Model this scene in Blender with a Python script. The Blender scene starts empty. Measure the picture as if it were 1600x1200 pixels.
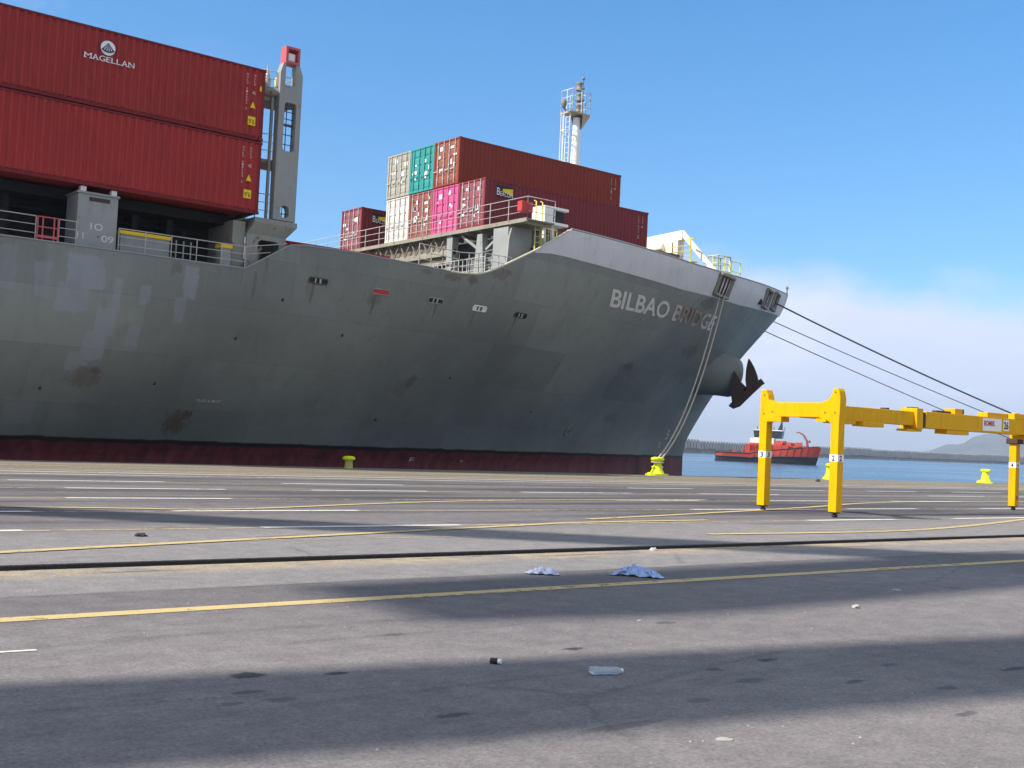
import bpy, bmesh, math, random
import numpy as np
from mathutils import Vector, Matrix, noise as mnoise
random.seed(7)
R = math.radians
scene = bpy.context.scene
C = scene.collection

# ------------------------------------------------------------------ camera
EYE = Vector((0.0, 0.0, 1.6))
AZ, PITCH, ROLL = R(38.55), R(2.57), R(2.72)
fw = Vector((math.cos(PITCH)*math.sin(AZ), math.cos(PITCH)*math.cos(AZ), math.sin(PITCH)))
r0 = Vector((math.cos(AZ), -math.sin(AZ), 0)); u0 = r0.cross(fw)
rt = r0*math.cos(ROLL)+u0*math.sin(ROLL); up = -r0*math.sin(ROLL)+u0*math.cos(ROLL)
cam_d = bpy.data.cameras.new('camera'); cam = bpy.data.objects.new('camera', cam_d); C.objects.link(cam)
cam_d.sensor_width = 36; cam_d.lens = 36*1820/1600; cam_d.clip_start = .1; cam_d.clip_end = 30000
m3 = Matrix((rt, up, -fw)).transposed()
cam.matrix_world = Matrix.Translation(EYE) @ m3.to_4x4()
scene.camera = cam

# ------------------------------------------------------------------ light
SUN_EL = R(42); SUN_DIR = Vector((-.977, .212, 0)).normalized()*math.cos(SUN_EL)+Vector((0, 0, math.sin(SUN_EL)))
sd = bpy.data.lights.new('sun', 'SUN'); sd.energy = 4.0; sd.angle = R(.53); sd.color = (1, .93, .84)
sun = bpy.data.objects.new('sun', sd); C.objects.link(sun)
sun.rotation_euler = (-SUN_DIR).to_track_quat('-Z', 'Y').to_euler(); sun.location = (0, 0, 60)
SKY_STRENGTH = .13
scene.view_settings.view_transform = 'Standard'; scene.view_settings.look = 'None'
scene.view_settings.exposure = 0.85; scene.view_settings.gamma = 1

# ------------------------------------------------------------------ node helper
class NT:
    def __init__(s, tree): s.t = tree; tree.nodes.clear()
    def new(s, typ, **kw):
        n = s.t.nodes.new(typ)
        for k, v in kw.items(): setattr(n, k, v)
        return n
    def put(s, sock, v):
        if hasattr(v, 'is_output'): s.t.links.new(v, sock)
        elif v is not None:
            if isinstance(v, (tuple, list)) and len(v) == 3 and sock.type == 'RGBA': v = (*v, 1)
            sock.default_value = v
    def m(s, op, a, b=None, c=None, clamp=False):
        n = s.new('ShaderNodeMath', operation=op, use_clamp=clamp)
        s.put(n.inputs[0], a); s.put(n.inputs[1], b); s.put(n.inputs[2], c)
        return n.outputs[0]
    def mix(s, f, a, b, blend='MIX'):
        n = s.new('ShaderNodeMix', data_type='RGBA', blend_type=blend)
        s.put(n.inputs[0], f); s.put(n.inputs[6], a); s.put(n.inputs[7], b)
        return n.outputs[2]
    def vec(s, x, y, z):
        n = s.new('ShaderNodeCombineXYZ')
        for i, v in enumerate((x, y, z)): s.put(n.inputs[i], v)
        return n.outputs[0]
    def sep(s, v):
        n = s.new('ShaderNodeSeparateXYZ'); s.put(n.inputs[0], v); return n.outputs
    def noise(s, v, scale, detail=3, rough=.55, dist=0):
        n = s.new('ShaderNodeTexNoise'); s.put(n.inputs['Vector'], v)
        n.inputs['Scale'].default_value = scale; n.inputs['Detail'].default_value = detail
        n.inputs['Roughness'].default_value = rough; n.inputs['Distortion'].default_value = dist
        return n.outputs[0]
    def step(s, v, a, b):                       # smooth 0..1 ramp of v from a to b
        n = s.new('ShaderNodeMapRange', interpolation_type='SMOOTHSTEP')
        s.put(n.inputs[0], v); n.inputs[1].default_value = a; n.inputs[2].default_value = b
        return n.outputs[0]
    def scalev(s, v, k):
        n = s.new('ShaderNodeVectorMath', operation='MULTIPLY'); s.put(n.inputs[0], v); n.inputs[1].default_value = k
        return n.outputs[0]
    def spot(s, x, y, cx, cy, rx, ry, w=None, soft=.5):   # elliptical mask, warped by w
        a = s.m('DIVIDE', s.m('SUBTRACT', x, cx), rx); b = s.m('DIVIDE', s.m('SUBTRACT', y, cy), ry)
        d = s.m('ADD', s.m('MULTIPLY', a, a), s.m('MULTIPLY', b, b))
        if w is not None: d = s.m('ADD', d, w)
        return s.step(d, 1+soft, 1-soft)

def new_mat(name):
    m = bpy.data.materials.new(name); m.use_nodes = True
    nt = NT(m.node_tree)
    out = nt.new('ShaderNodeOutputMaterial'); b = nt.new('ShaderNodeBsdfPrincipled')
    nt.t.links.new(b.outputs[0], out.inputs[0])
    return m, nt, b

def bump(nt, b, h, strength, dist=.02):
    n = nt.new('ShaderNodeBump'); n.inputs['Strength'].default_value = strength; n.inputs['Distance'].default_value = dist
    nt.put(n.inputs['Height'], h); nt.t.links.new(n.outputs[0], b.inputs['Normal'])

def paint(name, col, rough=.5, var=.2, scale=1.2, rust=0., metal=0., rustcol=(.13, .05, .02), spec=.4, grime=.25):
    m, nt, b = new_mat(name)
    p = nt.new('ShaderNodeNewGeometry').outputs['Position']
    n1 = nt.noise(p, scale, 5); n2 = nt.noise(nt.scalev(p, (1, 1, .18)), scale*5, 4)
    k = nt.m('ADD', nt.m('MULTIPLY', nt.m('SUBTRACT', n1, .5), var*2), 1)
    c = nt.mix(1, col, nt.vec(k, k, k), 'MULTIPLY')
    if grime: c = nt.mix(nt.m('MULTIPLY', nt.step(n2, .5, .75), grime), c, tuple(x*.45+.012 for x in col))
    if rust:
        r = nt.step(nt.noise(p, scale*3.3, 6, .65), .72-rust*.35, .8-rust*.3)
        c = nt.mix(nt.m('MULTIPLY', r, .85), c, rustcol)
    nt.put(b.inputs['Base Color'], c)
    nt.put(b.inputs['Roughness'], nt.m('ADD', nt.m('MULTIPLY', n1, .2), rough-.1))
    b.inputs['Metallic'].default_value = metal; b.inputs['Specular IOR Level'].default_value = spec
    return m

# ------------------------------------------------------------------ world
w = bpy.data.worlds.new('World'); scene.world = w; w.use_nodes = True
nt = NT(w.node_tree)
out = nt.new('ShaderNodeOutputWorld'); bg = nt.new('ShaderNodeBackground'); nt.t.links.new(bg.outputs[0], out.inputs[0])
sky = nt.new('ShaderNodeTexSky', sky_type='NISHITA'); sky.sun_disc = False
sky.sun_elevation = SUN_EL; sky.sun_rotation = math.atan2(SUN_DIR.x, SUN_DIR.y)
sky.air_density = 1.0; sky.dust_density = .3; sky.ozone_density = 2.2; sky.altitude = 0
d = nt.new('ShaderNodeTexCoord').outputs['Generated']
x, y, z = nt.sep(d)
# a low bank of cloud above the horizon and a few thin wisps higher up
bankn = nt.noise(nt.scalev(d, (3.2, 3.2, 7)), 1.0, 6, .55)
edge = nt.m('ADD', z, nt.m('MULTIPLY', nt.m('SUBTRACT', bankn, .5), -.15))
az_f = nt.step(nt.m('DIVIDE', x, nt.m('ADD', nt.m('ABSOLUTE', y), .001)), .55, 1.15)
bank = nt.m('MULTIPLY', nt.step(edge, .165, .122), nt.m('ADD', nt.m('MULTIPLY', az_f, .75), .25))
wn = nt.noise(nt.scalev(d, (2.5, 2.5, 9)), 2.0, 6, .6, .4)
wisp = nt.m('MULTIPLY', nt.m('MULTIPLY', nt.step(wn, .52, .75), nt.step(z, .2, .33)), nt.m('MULTIPLY', nt.step(nt.m('DIVIDE', x, nt.m('ADD', nt.m('ABSOLUTE', y), .001)), .5, .25), .45))
cn = nt.noise(nt.scalev(d, (4, 4, 16)), 2.2, 5)
ccol = nt.mix(nt.step(nt.m('ADD', z, nt.m('MULTIPLY', cn, .1)), .03, .17), (2.8, 3.2, 4.5), (3.65, 3.8, 4.7))
ccol = nt.mix(nt.m('MULTIPLY', nt.step(cn, .5, .7), .5), ccol, (4.1, 4.2, 4.95))
skyc = nt.mix(1, sky.outputs[0], nt.mix(nt.step(z, .1, .45), (.385, .60, .76), (.305, .67, .88)), 'MULTIPLY')
f = nt.m('MULTIPLY', nt.m('ADD', bank, wisp, clamp=True), .9)
# broken bright cloud added over the unseen sky, as neutral fill light
dt_ = nt.new('ShaderNodeVectorMath', operation='DOT_PRODUCT'); nt.put(dt_.inputs[0], d); dt_.inputs[1].default_value = tuple(fw)
away = nt.step(dt_.outputs['Value'], .84, .62)
fill_cloud = nt.step(nt.noise(nt.scalev(d, (1, 1, 1.6)), 2.1, 6, .6), .40, .58)
f2 = nt.m('MULTIPLY', nt.m('MULTIPLY', away, fill_cloud), .92)
base = nt.mix(f, skyc, ccol)
nt.put(bg.inputs[0], nt.mix(f2, base, nt.mix(nt.noise(d, 5, 4), (3.6, 3.6, 3.7), (5.4, 5.3, 5.2)))); bg.inputs[1].default_value = SKY_STRENGTH

# ------------------------------------------------------------------ mesh builder
class MB:
    def __init__(s): s.v = []; s.f = []; s.sm = []; s.mi = []; s.pc = []
    def add(s, vs, fs, smooth=False, mi=0):
        o = len(s.v); s.v += [tuple(p) for p in vs]; s.pc.append((o, len(s.f), len(fs)))
        for f in fs: s.f.append([i+o for i in f]); s.sm.append(smooth); s.mi.append(mi)
        return s
    def box(s, x0, x1, y0, y1, z0, z1, mi=0):
        vs = [(x, y, z) for x in (x0, x1) for y in (y0, y1) for z in (z0, z1)]
        return s.add(vs, [(0, 1, 3, 2), (4, 6, 7, 5), (0, 4, 5, 1), (2, 3, 7, 6), (0, 2, 6, 4), (1, 5, 7, 3)], mi=mi)
    def bar(s, a, b, w, h=None, upv=(0, 0, 1)):            # rectangular bar from a to b
        a = Vector(a); b = Vector(b); h = h or w
        d = (b-a).normalized(); side = d.cross(Vector(upv))
        if side.length < 1e-4: side = d.cross(Vector((1, 0, 0)))
        side.normalize(); u = side.cross(d)
        vs = []
        for p in (a, b):
            for i, j in ((-1, -1), (1, -1), (1, 1), (-1, 1)): vs.append(p+side*i*w/2+u*j*h/2)
        return s.add(vs, [(0, 1, 2, 3), (7, 6, 5, 4), (0, 4, 5, 1), (1, 5, 6, 2), (2, 6, 7, 3), (3, 7, 4, 0)])
    def tube(s, pts, r, n=8, caps=True, smooth=True):
        pts = [Vector(p) for p in pts]; rr = r if isinstance(r, (list, tuple)) else [r]*len(pts)
        vs = []; N = len(pts)
        ref = None
        for i, p in enumerate(pts):
            d = (pts[min(i+1, N-1)]-pts[max(i-1, 0)]).normalized()
            if ref is None:
                ref = d.cross(Vector((0, 0, 1)))
                if ref.length < 1e-3: ref = d.cross(Vector((1, 0, 0)))
            e1 = (ref-d*ref.dot(d)).normalized(); e2 = d.cross(e1); ref = e1
            for k in range(n):
                a = 2*math.pi*k/n; vs.append(p+(e1*math.cos(a)+e2*math.sin(a))*rr[i])
        fs = [(i*n+k, i*n+(k+1) % n, (i+1)*n+(k+1) % n, (i+1)*n+k) for i in range(N-1) for k in range(n)]
        m_ = len(vs)
        if caps: vs = vs+vs[:n]+vs[m_-n:m_]; fs += [tuple(range(m_+n-1, m_-1, -1)), tuple(range(m_+n, m_+2*n))]
        s.add(vs, fs, smooth)
        if caps: s.sm[-1] = s.sm[-2] = False
        return s
    def lathe(s, c, prof, n=24, smooth=True):             # prof: (radius, z) bottom to top
        vs = [(c[0]+r*math.cos(2*math.pi*k/n), c[1]+r*math.sin(2*math.pi*k/n), c[2]+z) for r, z in prof for k in range(n)]
        fs = [(i*n+k, i*n+(k+1) % n, (i+1)*n+(k+1) % n, (i+1)*n+k) for i in range(len(prof)-1) for k in range(n)]
        m_ = len(vs); vs = vs+vs[:n]+vs[m_-n:m_]; fs += [tuple(range(m_+n-1, m_-1, -1)), tuple(range(m_+n, m_+2*n))]
        s.add(vs, fs, smooth); s.sm[-1] = s.sm[-2] = False
        return s
    def prism(s, poly, o, u, v, w):                       # 2-D polygon in axes u, v at o, extruded by vector w
        o, u, v, w = map(Vector, (o, u, v, w)); n = len(poly)
        a = [o+u*p+v*q for p, q in poly]; b = [p+w for p in a]
        return s.add(a+b, [tuple(range(n-1, -1, -1)), tuple(range(n, 2*n))]+[(i, (i+1) % n, n+(i+1) % n, n+i) for i in range(n)])
    def plate_holes(s, outer, holes, o, u, v, w):         # plate with holes: outline and holes triangulated
        bm = bmesh.new(); es = []
        for loop in [outer]+holes:
            vv = [bm.verts.new((p, q, 0)) for p, q in loop]
            es += [bm.edges.new((vv[i], vv[(i+1) % len(vv)])) for i in range(len(vv))]
        g = bmesh.ops.triangle_fill(bm, edges=es, use_beauty=True)
        fs = [f for f in g['geom'] if isinstance(f, bmesh.types.BMFace)]
        bm.verts.index_update()
        o, u, v, w = map(Vector, (o, u, v, w))
        P = [o+u*q.co.x+v*q.co.y for q in bm.verts]; N = len(P)
        F = [tuple(x.index for x in f.verts) for f in fs]
        allv = P+[p+w for p in P]; faces = list(F)+[tuple(i+N for i in reversed(f)) for f in F]
        st = 0
        for loop in [outer]+holes:
            n = len(loop); faces += [(st+i, st+(i+1) % n, N+st+(i+1) % n, N+st+i) for i in range(n)]; st += n
        bm.free()
        return s.add(allv, faces)
    def build(s, name, mat, parent=None, bevel=0, recalc=True):
        me = bpy.data.meshes.new(name)
        off = wloc(parent) if parent else Vector((0, 0, 0))
        me.from_pydata([(v[0]-off.x, v[1]-off.y, v[2]-off.z) for v in s.v], [], s.f)
        me.polygons.foreach_set('use_smooth', s.sm)
        mats = mat if isinstance(mat, (list, tuple)) else [mat]
        for q in mats: me.materials.append(q)
        if len(mats) > 1: me.polygons.foreach_set('material_index', s.mi)
        if recalc:
            bm = bmesh.new(); bm.from_mesh(me); bmesh.ops.recalc_face_normals(bm, faces=bm.faces); bm.to_mesh(me); bm.free()
        me.update()
        o = bpy.data.objects.new(name, me); C.objects.link(o)
        if parent: o.parent = parent
        if bevel:
            b = o.modifiers.new('bevel', 'BEVEL'); b.width = bevel; b.segments = 2; b.limit_method = 'ANGLE'
        return o

def build_each(s, name, mat, parent=None, bevel=0):
    out = []
    for i, (o, f0, nf) in enumerate(s.pc):
        e = s.pc[i+1][0] if i+1 < len(s.pc) else len(s.v); q = MB()
        q.v = s.v[o:e]; q.f = [[k-o for k in f] for f in s.f[f0:f0+nf]]; q.sm = s.sm[f0:f0+nf]; q.mi = s.mi[f0:f0+nf]
        out.append(q.build(name, mat, parent, bevel))
    return out
MB.build_each = build_each
def wloc(o):
    v = Vector((0, 0, 0))
    while o: v = v+o.location; o = o.parent
    return v
def tag(o, label, cat, group=None):
    o['label'] = label; o['category'] = cat
    if group: o['group'] = group
    return o
def thing(name, label, cat, loc, group=None):
    o = bpy.data.objects.new(name, None); C.objects.link(o); o.location = loc; o.empty_display_size = .3
    return tag(o, label, cat, group)
def struct(o, kind='structure'): o['kind'] = kind; return o

_fc = {}
def glyphs(s, off=0):
    """text as 2-D outline mesh, cap height 1, starting at x 0"""
    key = (s, off)
    if key not in _fc:
        cu = bpy.data.curves.new('t', 'FONT'); cu.body = s; cu.size = 1; cu.resolution_u = 4; cu.offset = off
        o = bpy.data.objects.new('t', cu); C.objects.link(o)
        bpy.context.view_layer.update()
        me = o.to_mesh(); v = np.array([p.co[:] for p in me.vertices]); f = [tuple(p.vertices) for p in me.polygons]
        o.to_mesh_clear(); bpy.data.objects.remove(o); bpy.data.curves.remove(cu)
        v = v/.729 if len(v) else v
        v[:, 0] -= v[:, 0].min()
        _fc[key] = (v, f)
    return _fc[key]
def add_text(mb, s, fn, height, width=None, slant=0, bold=0):
    """fn(u, v) -> world point; u, v in metres along and up the writing"""
    v, f = glyphs(s, bold); sx = width/v[:, 0].max() if width else height
    mb.add([fn(p[0]*sx+p[1]*height*slant, p[1]*height) for p in v], f)

def railing(mb, pts, h=1.05, rails=3, gap=1.5, r=.022, ends=True):
    pts = [Vector(p) for p in pts]
    for k in range(rails):
        z = Vector((0, 0, h*(k+1)/rails)); mb.tube([p+z for p in pts], r if k == rails-1 else r*.8, 5)
    for a, b in zip(pts, pts[1:]):
        n = max(1, round((b-a).length/gap))
        for i in range(n+1):
            p = a.lerp(b, i/n); mb.tube([p, p+Vector((0, 0, h))], r, 5)

# ------------------------------------------------------------------ materials
ship_grey = paint('ship_grey_paint', (.27, .28, .27), .55, .22, .9, rust=.28)
deck_grey = paint('deck_grey_paint', (.16, .165, .16), .7, .25, .6, rust=.35)
dark_grey = paint('dark_steel', (.07, .072, .075), .7, .25, .8, rust=.2)
hold_dark = paint('shade_dark_steel', (.009, .009, .011), .8, .25, .8, rust=.15)  # near-black steel, the shade under the containers put into its colour
rail_grey = paint('rail_paint', (.42, .42, .40), .5, .2, 2, rust=.3)
white_paint = paint('white_paint', (.78, .77, .74), .45, .1, 1.2, rust=.14, rustcol=(.35, .2, .1))
bulwark_white = paint('bulwark_paint', (.58, .575, .60), .5, .14, .7, rust=.14, rustcol=(.26, .17, .11), grime=.3)
lettering_white = paint('lettering_white', (.62, .61, .58), .6, .15, 2, rust=.1, rustcol=(.3, .2, .12))
yellow_frame = paint('yellow_frame_paint', (.72, .375, .001), .5, .09, 2.5, rust=.13, grime=.35, spec=.15, rustcol=(.10, .045, .015))
yellow_rail = paint('yellow_rail_paint', (.62, .52, .10), .5, .15, 2, rust=.1)
neon_yellow = paint('neon_yellow_paint', (.66, .74, .012), .55, .14, 4, rust=.2, grime=.5)
red_paint = paint('red_paint', (.50, .035, .035), .5, .15, 2)
pink_red = paint('faded_red_paint', (.50, .09, .10), .5, .15, 2)
rusty = paint('rusty_steel', (.060, .034, .030), .8, .35, 2.5, rust=.3, rustcol=(.16, .06, .025))
rail_rust = paint('rail_rust', (.055, .035, .028), .7, .3, 3, rust=.4)
black = paint('black_rubber', (.018, .018, .02), .6, .2, 3)
rope_pale = paint('rope_pale', (.42, .36, .28), .9, .2, 6)
rope_dark = paint('rope_dark', (.10, .10, .12), .85, .2, 6)
label_white = paint('label_white', (.8, .8, .8), .5, .05, 3, grime=.05)
ink_black = paint('ink_black', (.012, .012, .014), .6, .1, 3, grime=0)
ink_red = paint('ink_red', (.42, .02, .05), .6, .1, 3, grime=0)
ink_blue = paint('ink_blue', (.012, .03, .075), .6, .1, 3, grime=0)
sign_yellow = paint('sign_yellow', (.80, .55, .01), .6, .1, 3, grime=.05)
white_marks = paint('stencil_white', (.62, .58, .56), .6, .15, 8, grime=.2)
weathered_wood = paint('lamp_housing', (.20, .19, .17), .6, .2, 3)
brass_glass = paint('lamp_glass', (.06, .12, .08), .15, .1, 3, grime=0)

# ================================================================== SETTING
QY = 41.2          # quay edge
WZ = -2.5          # water level
# ---- quay ground: one sheet with a sunk groove for the crane rail
def ground_mat():
    m, nt, b = new_mat('worn_asphalt')
    p = nt.new('ShaderNodeNewGeometry').outputs['Position']; x, y, z = nt.sep(p)
    big = nt.noise(p, .16, 4); mid = nt.noise(p, 1.1, 5, .6); fine = nt.noise(p, 42, 3, .7); grit = nt.noise(p, 130, 2, .8)
    streak = nt.noise(nt.scalev(p, (.055, .75, 1)), 1.0, 5, .6)
    streak2 = nt.noise(nt.scalev(p, (.10, 2.6, 1)), 1.0, 4, .6)
    wob = nt.m('MULTIPLY', nt.m('SUBTRACT', mid, .5), .5)
    yw = nt.m('ADD', y, wob)
    col = nt.mix(nt.step(big, .3, .7), (.152, .139, .139), (.192, .175, .172))
    # lighter worn concrete beside the rail, darker tyre-polished lanes farther out
    strip = nt.m('MULTIPLY', nt.step(yw, 10.5, 10.72), nt.step(yw, 17.0, 15.2))
    col = nt.mix(nt.m('MULTIPLY', strip, .85), col, (.205, .195, .19))
    patch = nt.m('MULTIPLY', nt.step(yw, 9.0, 9.6), nt.step(yw, 10.72, 10.5))
    col = nt.mix(nt.m('MULTIPLY', patch, .55), col, (.105, .10, .104))
    lanes = nt.step(yw, 16.2, 18.5)
    lane_c = nt.mix(nt.step(streak, .38, .62), (.048, .046, .052), (.150, .139, .137))
    col = nt.mix(nt.m('MULTIPLY', lanes, .9), col, lane_c)
    apron = nt.step(yw, 32.3, 33.2)
    ap_c = nt.mix(nt.step(streak2, .4, .65), (.145, .13, .114), (.225, .203, .175))
    col = nt.mix(nt.m('MULTIPLY', apron, .9), col, ap_c)
    col = nt.mix(nt.m('MULTIPLY', nt.step(streak2, .56, .72), .38), col, (.085, .082, .088))
    # sandy dirt along the groove
    dirt = nt.m('MULTIPLY', nt.step(y, 11.5, 12.2), nt.step(mid, .30, .52))
    dirt = nt.m('MULTIPLY', dirt, nt.step(y, 12.8, 12.42))
    col = nt.mix(nt.m('MULTIPLY', nt.step(z, -.004, -.02), .9), col, (.03, .024, .02))  # groove floor coloured dark, its shadow painted in with the rail's rust
    col = nt.mix(nt.m('MULTIPLY', dirt, .85), col, (.34, .275, .185))
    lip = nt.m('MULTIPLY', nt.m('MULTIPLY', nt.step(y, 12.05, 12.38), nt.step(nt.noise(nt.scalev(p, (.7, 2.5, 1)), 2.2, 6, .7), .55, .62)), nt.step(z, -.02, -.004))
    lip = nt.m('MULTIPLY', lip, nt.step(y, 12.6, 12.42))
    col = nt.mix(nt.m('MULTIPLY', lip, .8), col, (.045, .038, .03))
    # seam between two asphalt layers, dark line
    seam = nt.step(nt.m('ABSOLUTE', nt.m('SUBTRACT', nt.m('ADD', y, nt.m('MULTIPLY', wob, .25)), 10.6)), .05, .015)
    col = nt.mix(nt.m('MULTIPLY', nt.m('MULTIPLY', seam, .6), nt.step(mid, .35, .5)), col, (.07, .065, .065))
    # aggregate
    agg = nt.noise(p, 17, 5, .75); blotch = nt.noise(p, 3.2, 5, .7)
    col = nt.mix(1, col, nt.mix(nt.step(fine, .25, .75), (.74, .74, .74), (1.26, 1.25, 1.24)), 'MULTIPLY')
    col = nt.mix(1, col, nt.mix(nt.step(agg, .3, .7), (.85, .85, .86), (1.14, 1.14, 1.13)), 'MULTIPLY')
    col = nt.mix(1, col, nt.mix(nt.step(blotch, .3, .7), (.86, .86, .87), (1.13, 1.13, 1.12)), 'MULTIPLY')
    crk = nt.new('ShaderNodeTexVoronoi', feature='DISTANCE_TO_EDGE'); nt.put(crk.inputs['Vector'], nt.scalev(nt.vec(nt.m('ADD', x, nt.m('MULTIPLY', mid, .9)), nt.m('ADD', y, nt.m('MULTIPLY', agg, .35)), 0), (.16, .42, 1))); crk.inputs['Scale'].default_value = 1.0
    col = nt.mix(nt.m('MULTIPLY', nt.m('MULTIPLY', nt.step(crk.outputs[0], .007, .002), nt.step(big, .45, .55)), .35), col, (.05, .047, .047))
    col = nt.mix(nt.m('MULTIPLY', nt.step(grit, .62, .72), .45), col, (.34, .32, .30))
    col = nt.mix(nt.m('MULTIPLY', nt.step(mid, .55, .75), .25), col, (.11, .105, .11))
    # oil and rubber stains, plus the lifting frame's shadow painted as one more
    wq = nt.m('MULTIPLY', nt.m('SUBTRACT', nt.noise(p, 16, 5, .65), .5), 4.5)
    tot = None
    for sx, sy, rx, ry, k in STAINS_AND_SHADE:
        q = nt.m('MULTIPLY', nt.spot(x, y, sx, sy, rx*.85, ry*.8, wq, .6), k)
        tot = q if tot is None else nt.m('MAXIMUM', tot, q)
    sm = nt.m('MULTIPLY', nt.step(nt.noise(p, 3.1, 5, .65), .69, .76), .55)
    tot = nt.m('MAXIMUM', tot, sm)
    col = nt.mix(tot, col, (.035, .033, .036))
    nt.put(b.inputs['Base Color'], col)
    nt.put(b.inputs['Roughness'], nt.m('SUBTRACT', .92, nt.m('MULTIPLY', tot, .25))); b.inputs['Specular IOR Level'].default_value = .25
    bump(nt, b, nt.m('ADD', nt.m('MULTIPLY', fine, .6), nt.m('ADD', nt.m('MULTIPLY', grit, .35), mid)), .28, .012)
    return m
STAINS_AND_SHADE = [(3.43, 6.86, .13, .11, .95), (3.97, 6.67, .10, .05, .9), (3.31, 6.17, .10, .07, .5), (4.0, 5.4, .16, .05, .7), (3.0, 6.2, .09, .05, .5),
          (6.04, 6.68, .11, .06, .9), (7.7, 7.3, .13, .07, .6), (7.15, 5.7, .12, .06, .85), (6.47, 5.63, .09, .06, .7), (7.08, 4.89, .14, .05, .7),
          (7.53, 4.44, .12, .06, .6), (8.73, 4.6, .20, .05, .9), (6.9, 3.94, .14, .05, .6), (3.23, 6.43, .12, .06, .6), (8.31, 15.19, .75, .22, .5),
          (6.4, 5.25, .16, .08, .5), (5.6, 5.0, .12, .07, .4), (4.7, 4.75, .35, .07, .45), (5.1, 7.75, .12, .05, .5), (7.9, 5.15, .12, .05, .5),
          (13.4, 17.0, 1.6, .22, .4), (20.5, 16.0, 1.5, .3, .4), (26, 21.5, 3.5, .5, .35), (11, 12.1, .9, .07, .6), (17.2, 11.9, 1.0, .06, .6), (4.7, 12.0, .7, .06, .5),
          (30.5, 17.5, 2.2, .45, .35)]  # last entry: shadow of the frame's main beam painted on the asphalt
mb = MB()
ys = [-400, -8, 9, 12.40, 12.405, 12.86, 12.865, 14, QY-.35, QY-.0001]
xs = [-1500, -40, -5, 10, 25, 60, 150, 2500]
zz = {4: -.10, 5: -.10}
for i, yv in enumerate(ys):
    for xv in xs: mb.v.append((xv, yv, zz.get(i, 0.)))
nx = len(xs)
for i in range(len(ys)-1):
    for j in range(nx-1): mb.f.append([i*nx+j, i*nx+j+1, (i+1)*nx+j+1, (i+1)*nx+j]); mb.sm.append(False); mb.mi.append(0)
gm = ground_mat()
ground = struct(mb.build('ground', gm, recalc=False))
quay_c = paint('quay_concrete', (.26, .235, .20), .85, .25, .8, grime=.4)
struct(MB().box(-1500, 2500, QY, QY+.55, -9, -.012).build('quay_wall', quay_c))
rail_o = MB().box(-1500, 2500, 12.58, 12.65, -.10, -.04).build('crane_rail', rail_rust)
tag(rail_o, 'rusty steel crane rail sunk in a groove across the asphalt', 'rail')
# ---- painted markings
def paint_line(name, col, wear):
    m, nt, b = new_mat(name)
    p = nt.new('ShaderNodeNewGeometry').outputs['Position']
    n = nt.noise(p, 5, 6, .7); n2 = nt.noise(nt.scalev(p, (.25, 3, 1)), 1.2, 4); fine = nt.noise(p, 60, 3, .7)
    k = nt.m('ADD', nt.m('MULTIPLY', n, .6), nt.m('ADD', nt.m('MULTIPLY', n2, .4), nt.m('MULTIPLY', nt.m('SUBTRACT', fine, .5), .35)))
    nt.put(b.inputs['Base Color'], nt.mix(1, col, nt.mix(n, (.75, .75, .75), (1.15, 1.15, 1.15)), 'MULTIPLY'))
    b.inputs['Roughness'].default_value = .85
    nt.put(b.inputs['Alpha'], nt.step(k, wear+.06, wear-.05))
    return m
yel_l = paint_line('yellow_marking_paint', (.52, .395, .175), .57)
yel_f = paint_line('faded_yellow_marking_paint', (.40, .33, .19), .52)
whi_l = paint_line('white_marking_paint', (.62, .60, .54), .58)
def strip(mb, pts, wd, z=.004):
    pts = [Vector((p[0], p[1], z)) for p in pts]; vs = []
    for i, p in enumerate(pts):
        d = (pts[min(i+1, len(pts)-1)]-pts[max(i-1, 0)]).normalized(); nrm = Vector((-d.y, d.x, 0))
        vs += [p+nrm*wd/2, p-nrm*wd/2]
    mb.add(vs, [(2*i, 2*i+1, 2*i+3, 2*i+2) for i in range(len(pts)-1)])
def smooth_path(pts, n=8):
    P = [Vector((*p, 0)) if len(p) == 2 else Vector(p) for p in pts]; out = []
    for i in range(len(P)-1):
        p0, p1, p2, p3 = P[max(i-1, 0)], P[i], P[i+1], P[min(i+2, len(P)-1)]
        for k in range(n):
            t = k/n
            out.append(.5*((2*p1)+(p2-p0)*t+(2*p0-5*p1+4*p2-p3)*t*t+(3*p1-p0-3*p2+p3)*t**3))
    return out+[P[-1]]
mb = MB(); strip(mb, [(-60, 9.47), (120, 9.47)], .20); struct(mb.build('road_marking', yel_l))
mw, my, mf = MB(), MB(), MB()
rows = [(16.55, .19), (19.75, .19), (22.95, .19), (26.1, .19), (29.0, .19)]
for k, (ry, wd) in enumerate(rows):
    strip(mf, [(-40, ry), (110, ry)], .16)
    for i in range(-6, 14):
        x0 = 7.93+6.86*i+random.uniform(-.5, .5)
        if random.random() < .12: continue
        strip(mw, [(x0, ry+.01), (x0+4.2+random.uniform(-.9, .4), ry+.01)], wd+.03, .008)
for ry in (32.3, 33.6, 35.4, 36.5, 38.2): strip(mf if ry > 34 else mw, [(-40, ry), (110, ry-.2)], .2)
for ry in (34.6, 37.4, 39.2): strip(my, [(-40, ry), (110, ry)], .2)
strip(my, smooth_path([(-14, 9.9), (-4, 12.7-.9), (.5, 13.15), (3.83, 13.99), (7.44, 14.88), (13.11, 16.26), (15.28, 16.72), (19, 16.9)]), .19, .012)
strip(my, smooth_path([(-6, 22.6), (2, 21.6), (7.33, 20.4), (9.63, 20.15), (13.82, 21.62), (18.49, 22.75), (26, 23.2)]), .19, .012)
strip(my, smooth_path([(16, 14.2), (22.4, 14.1), (30.76, 16.05), (36, 17.8), (44, 19.4)]), .19, .012)
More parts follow.
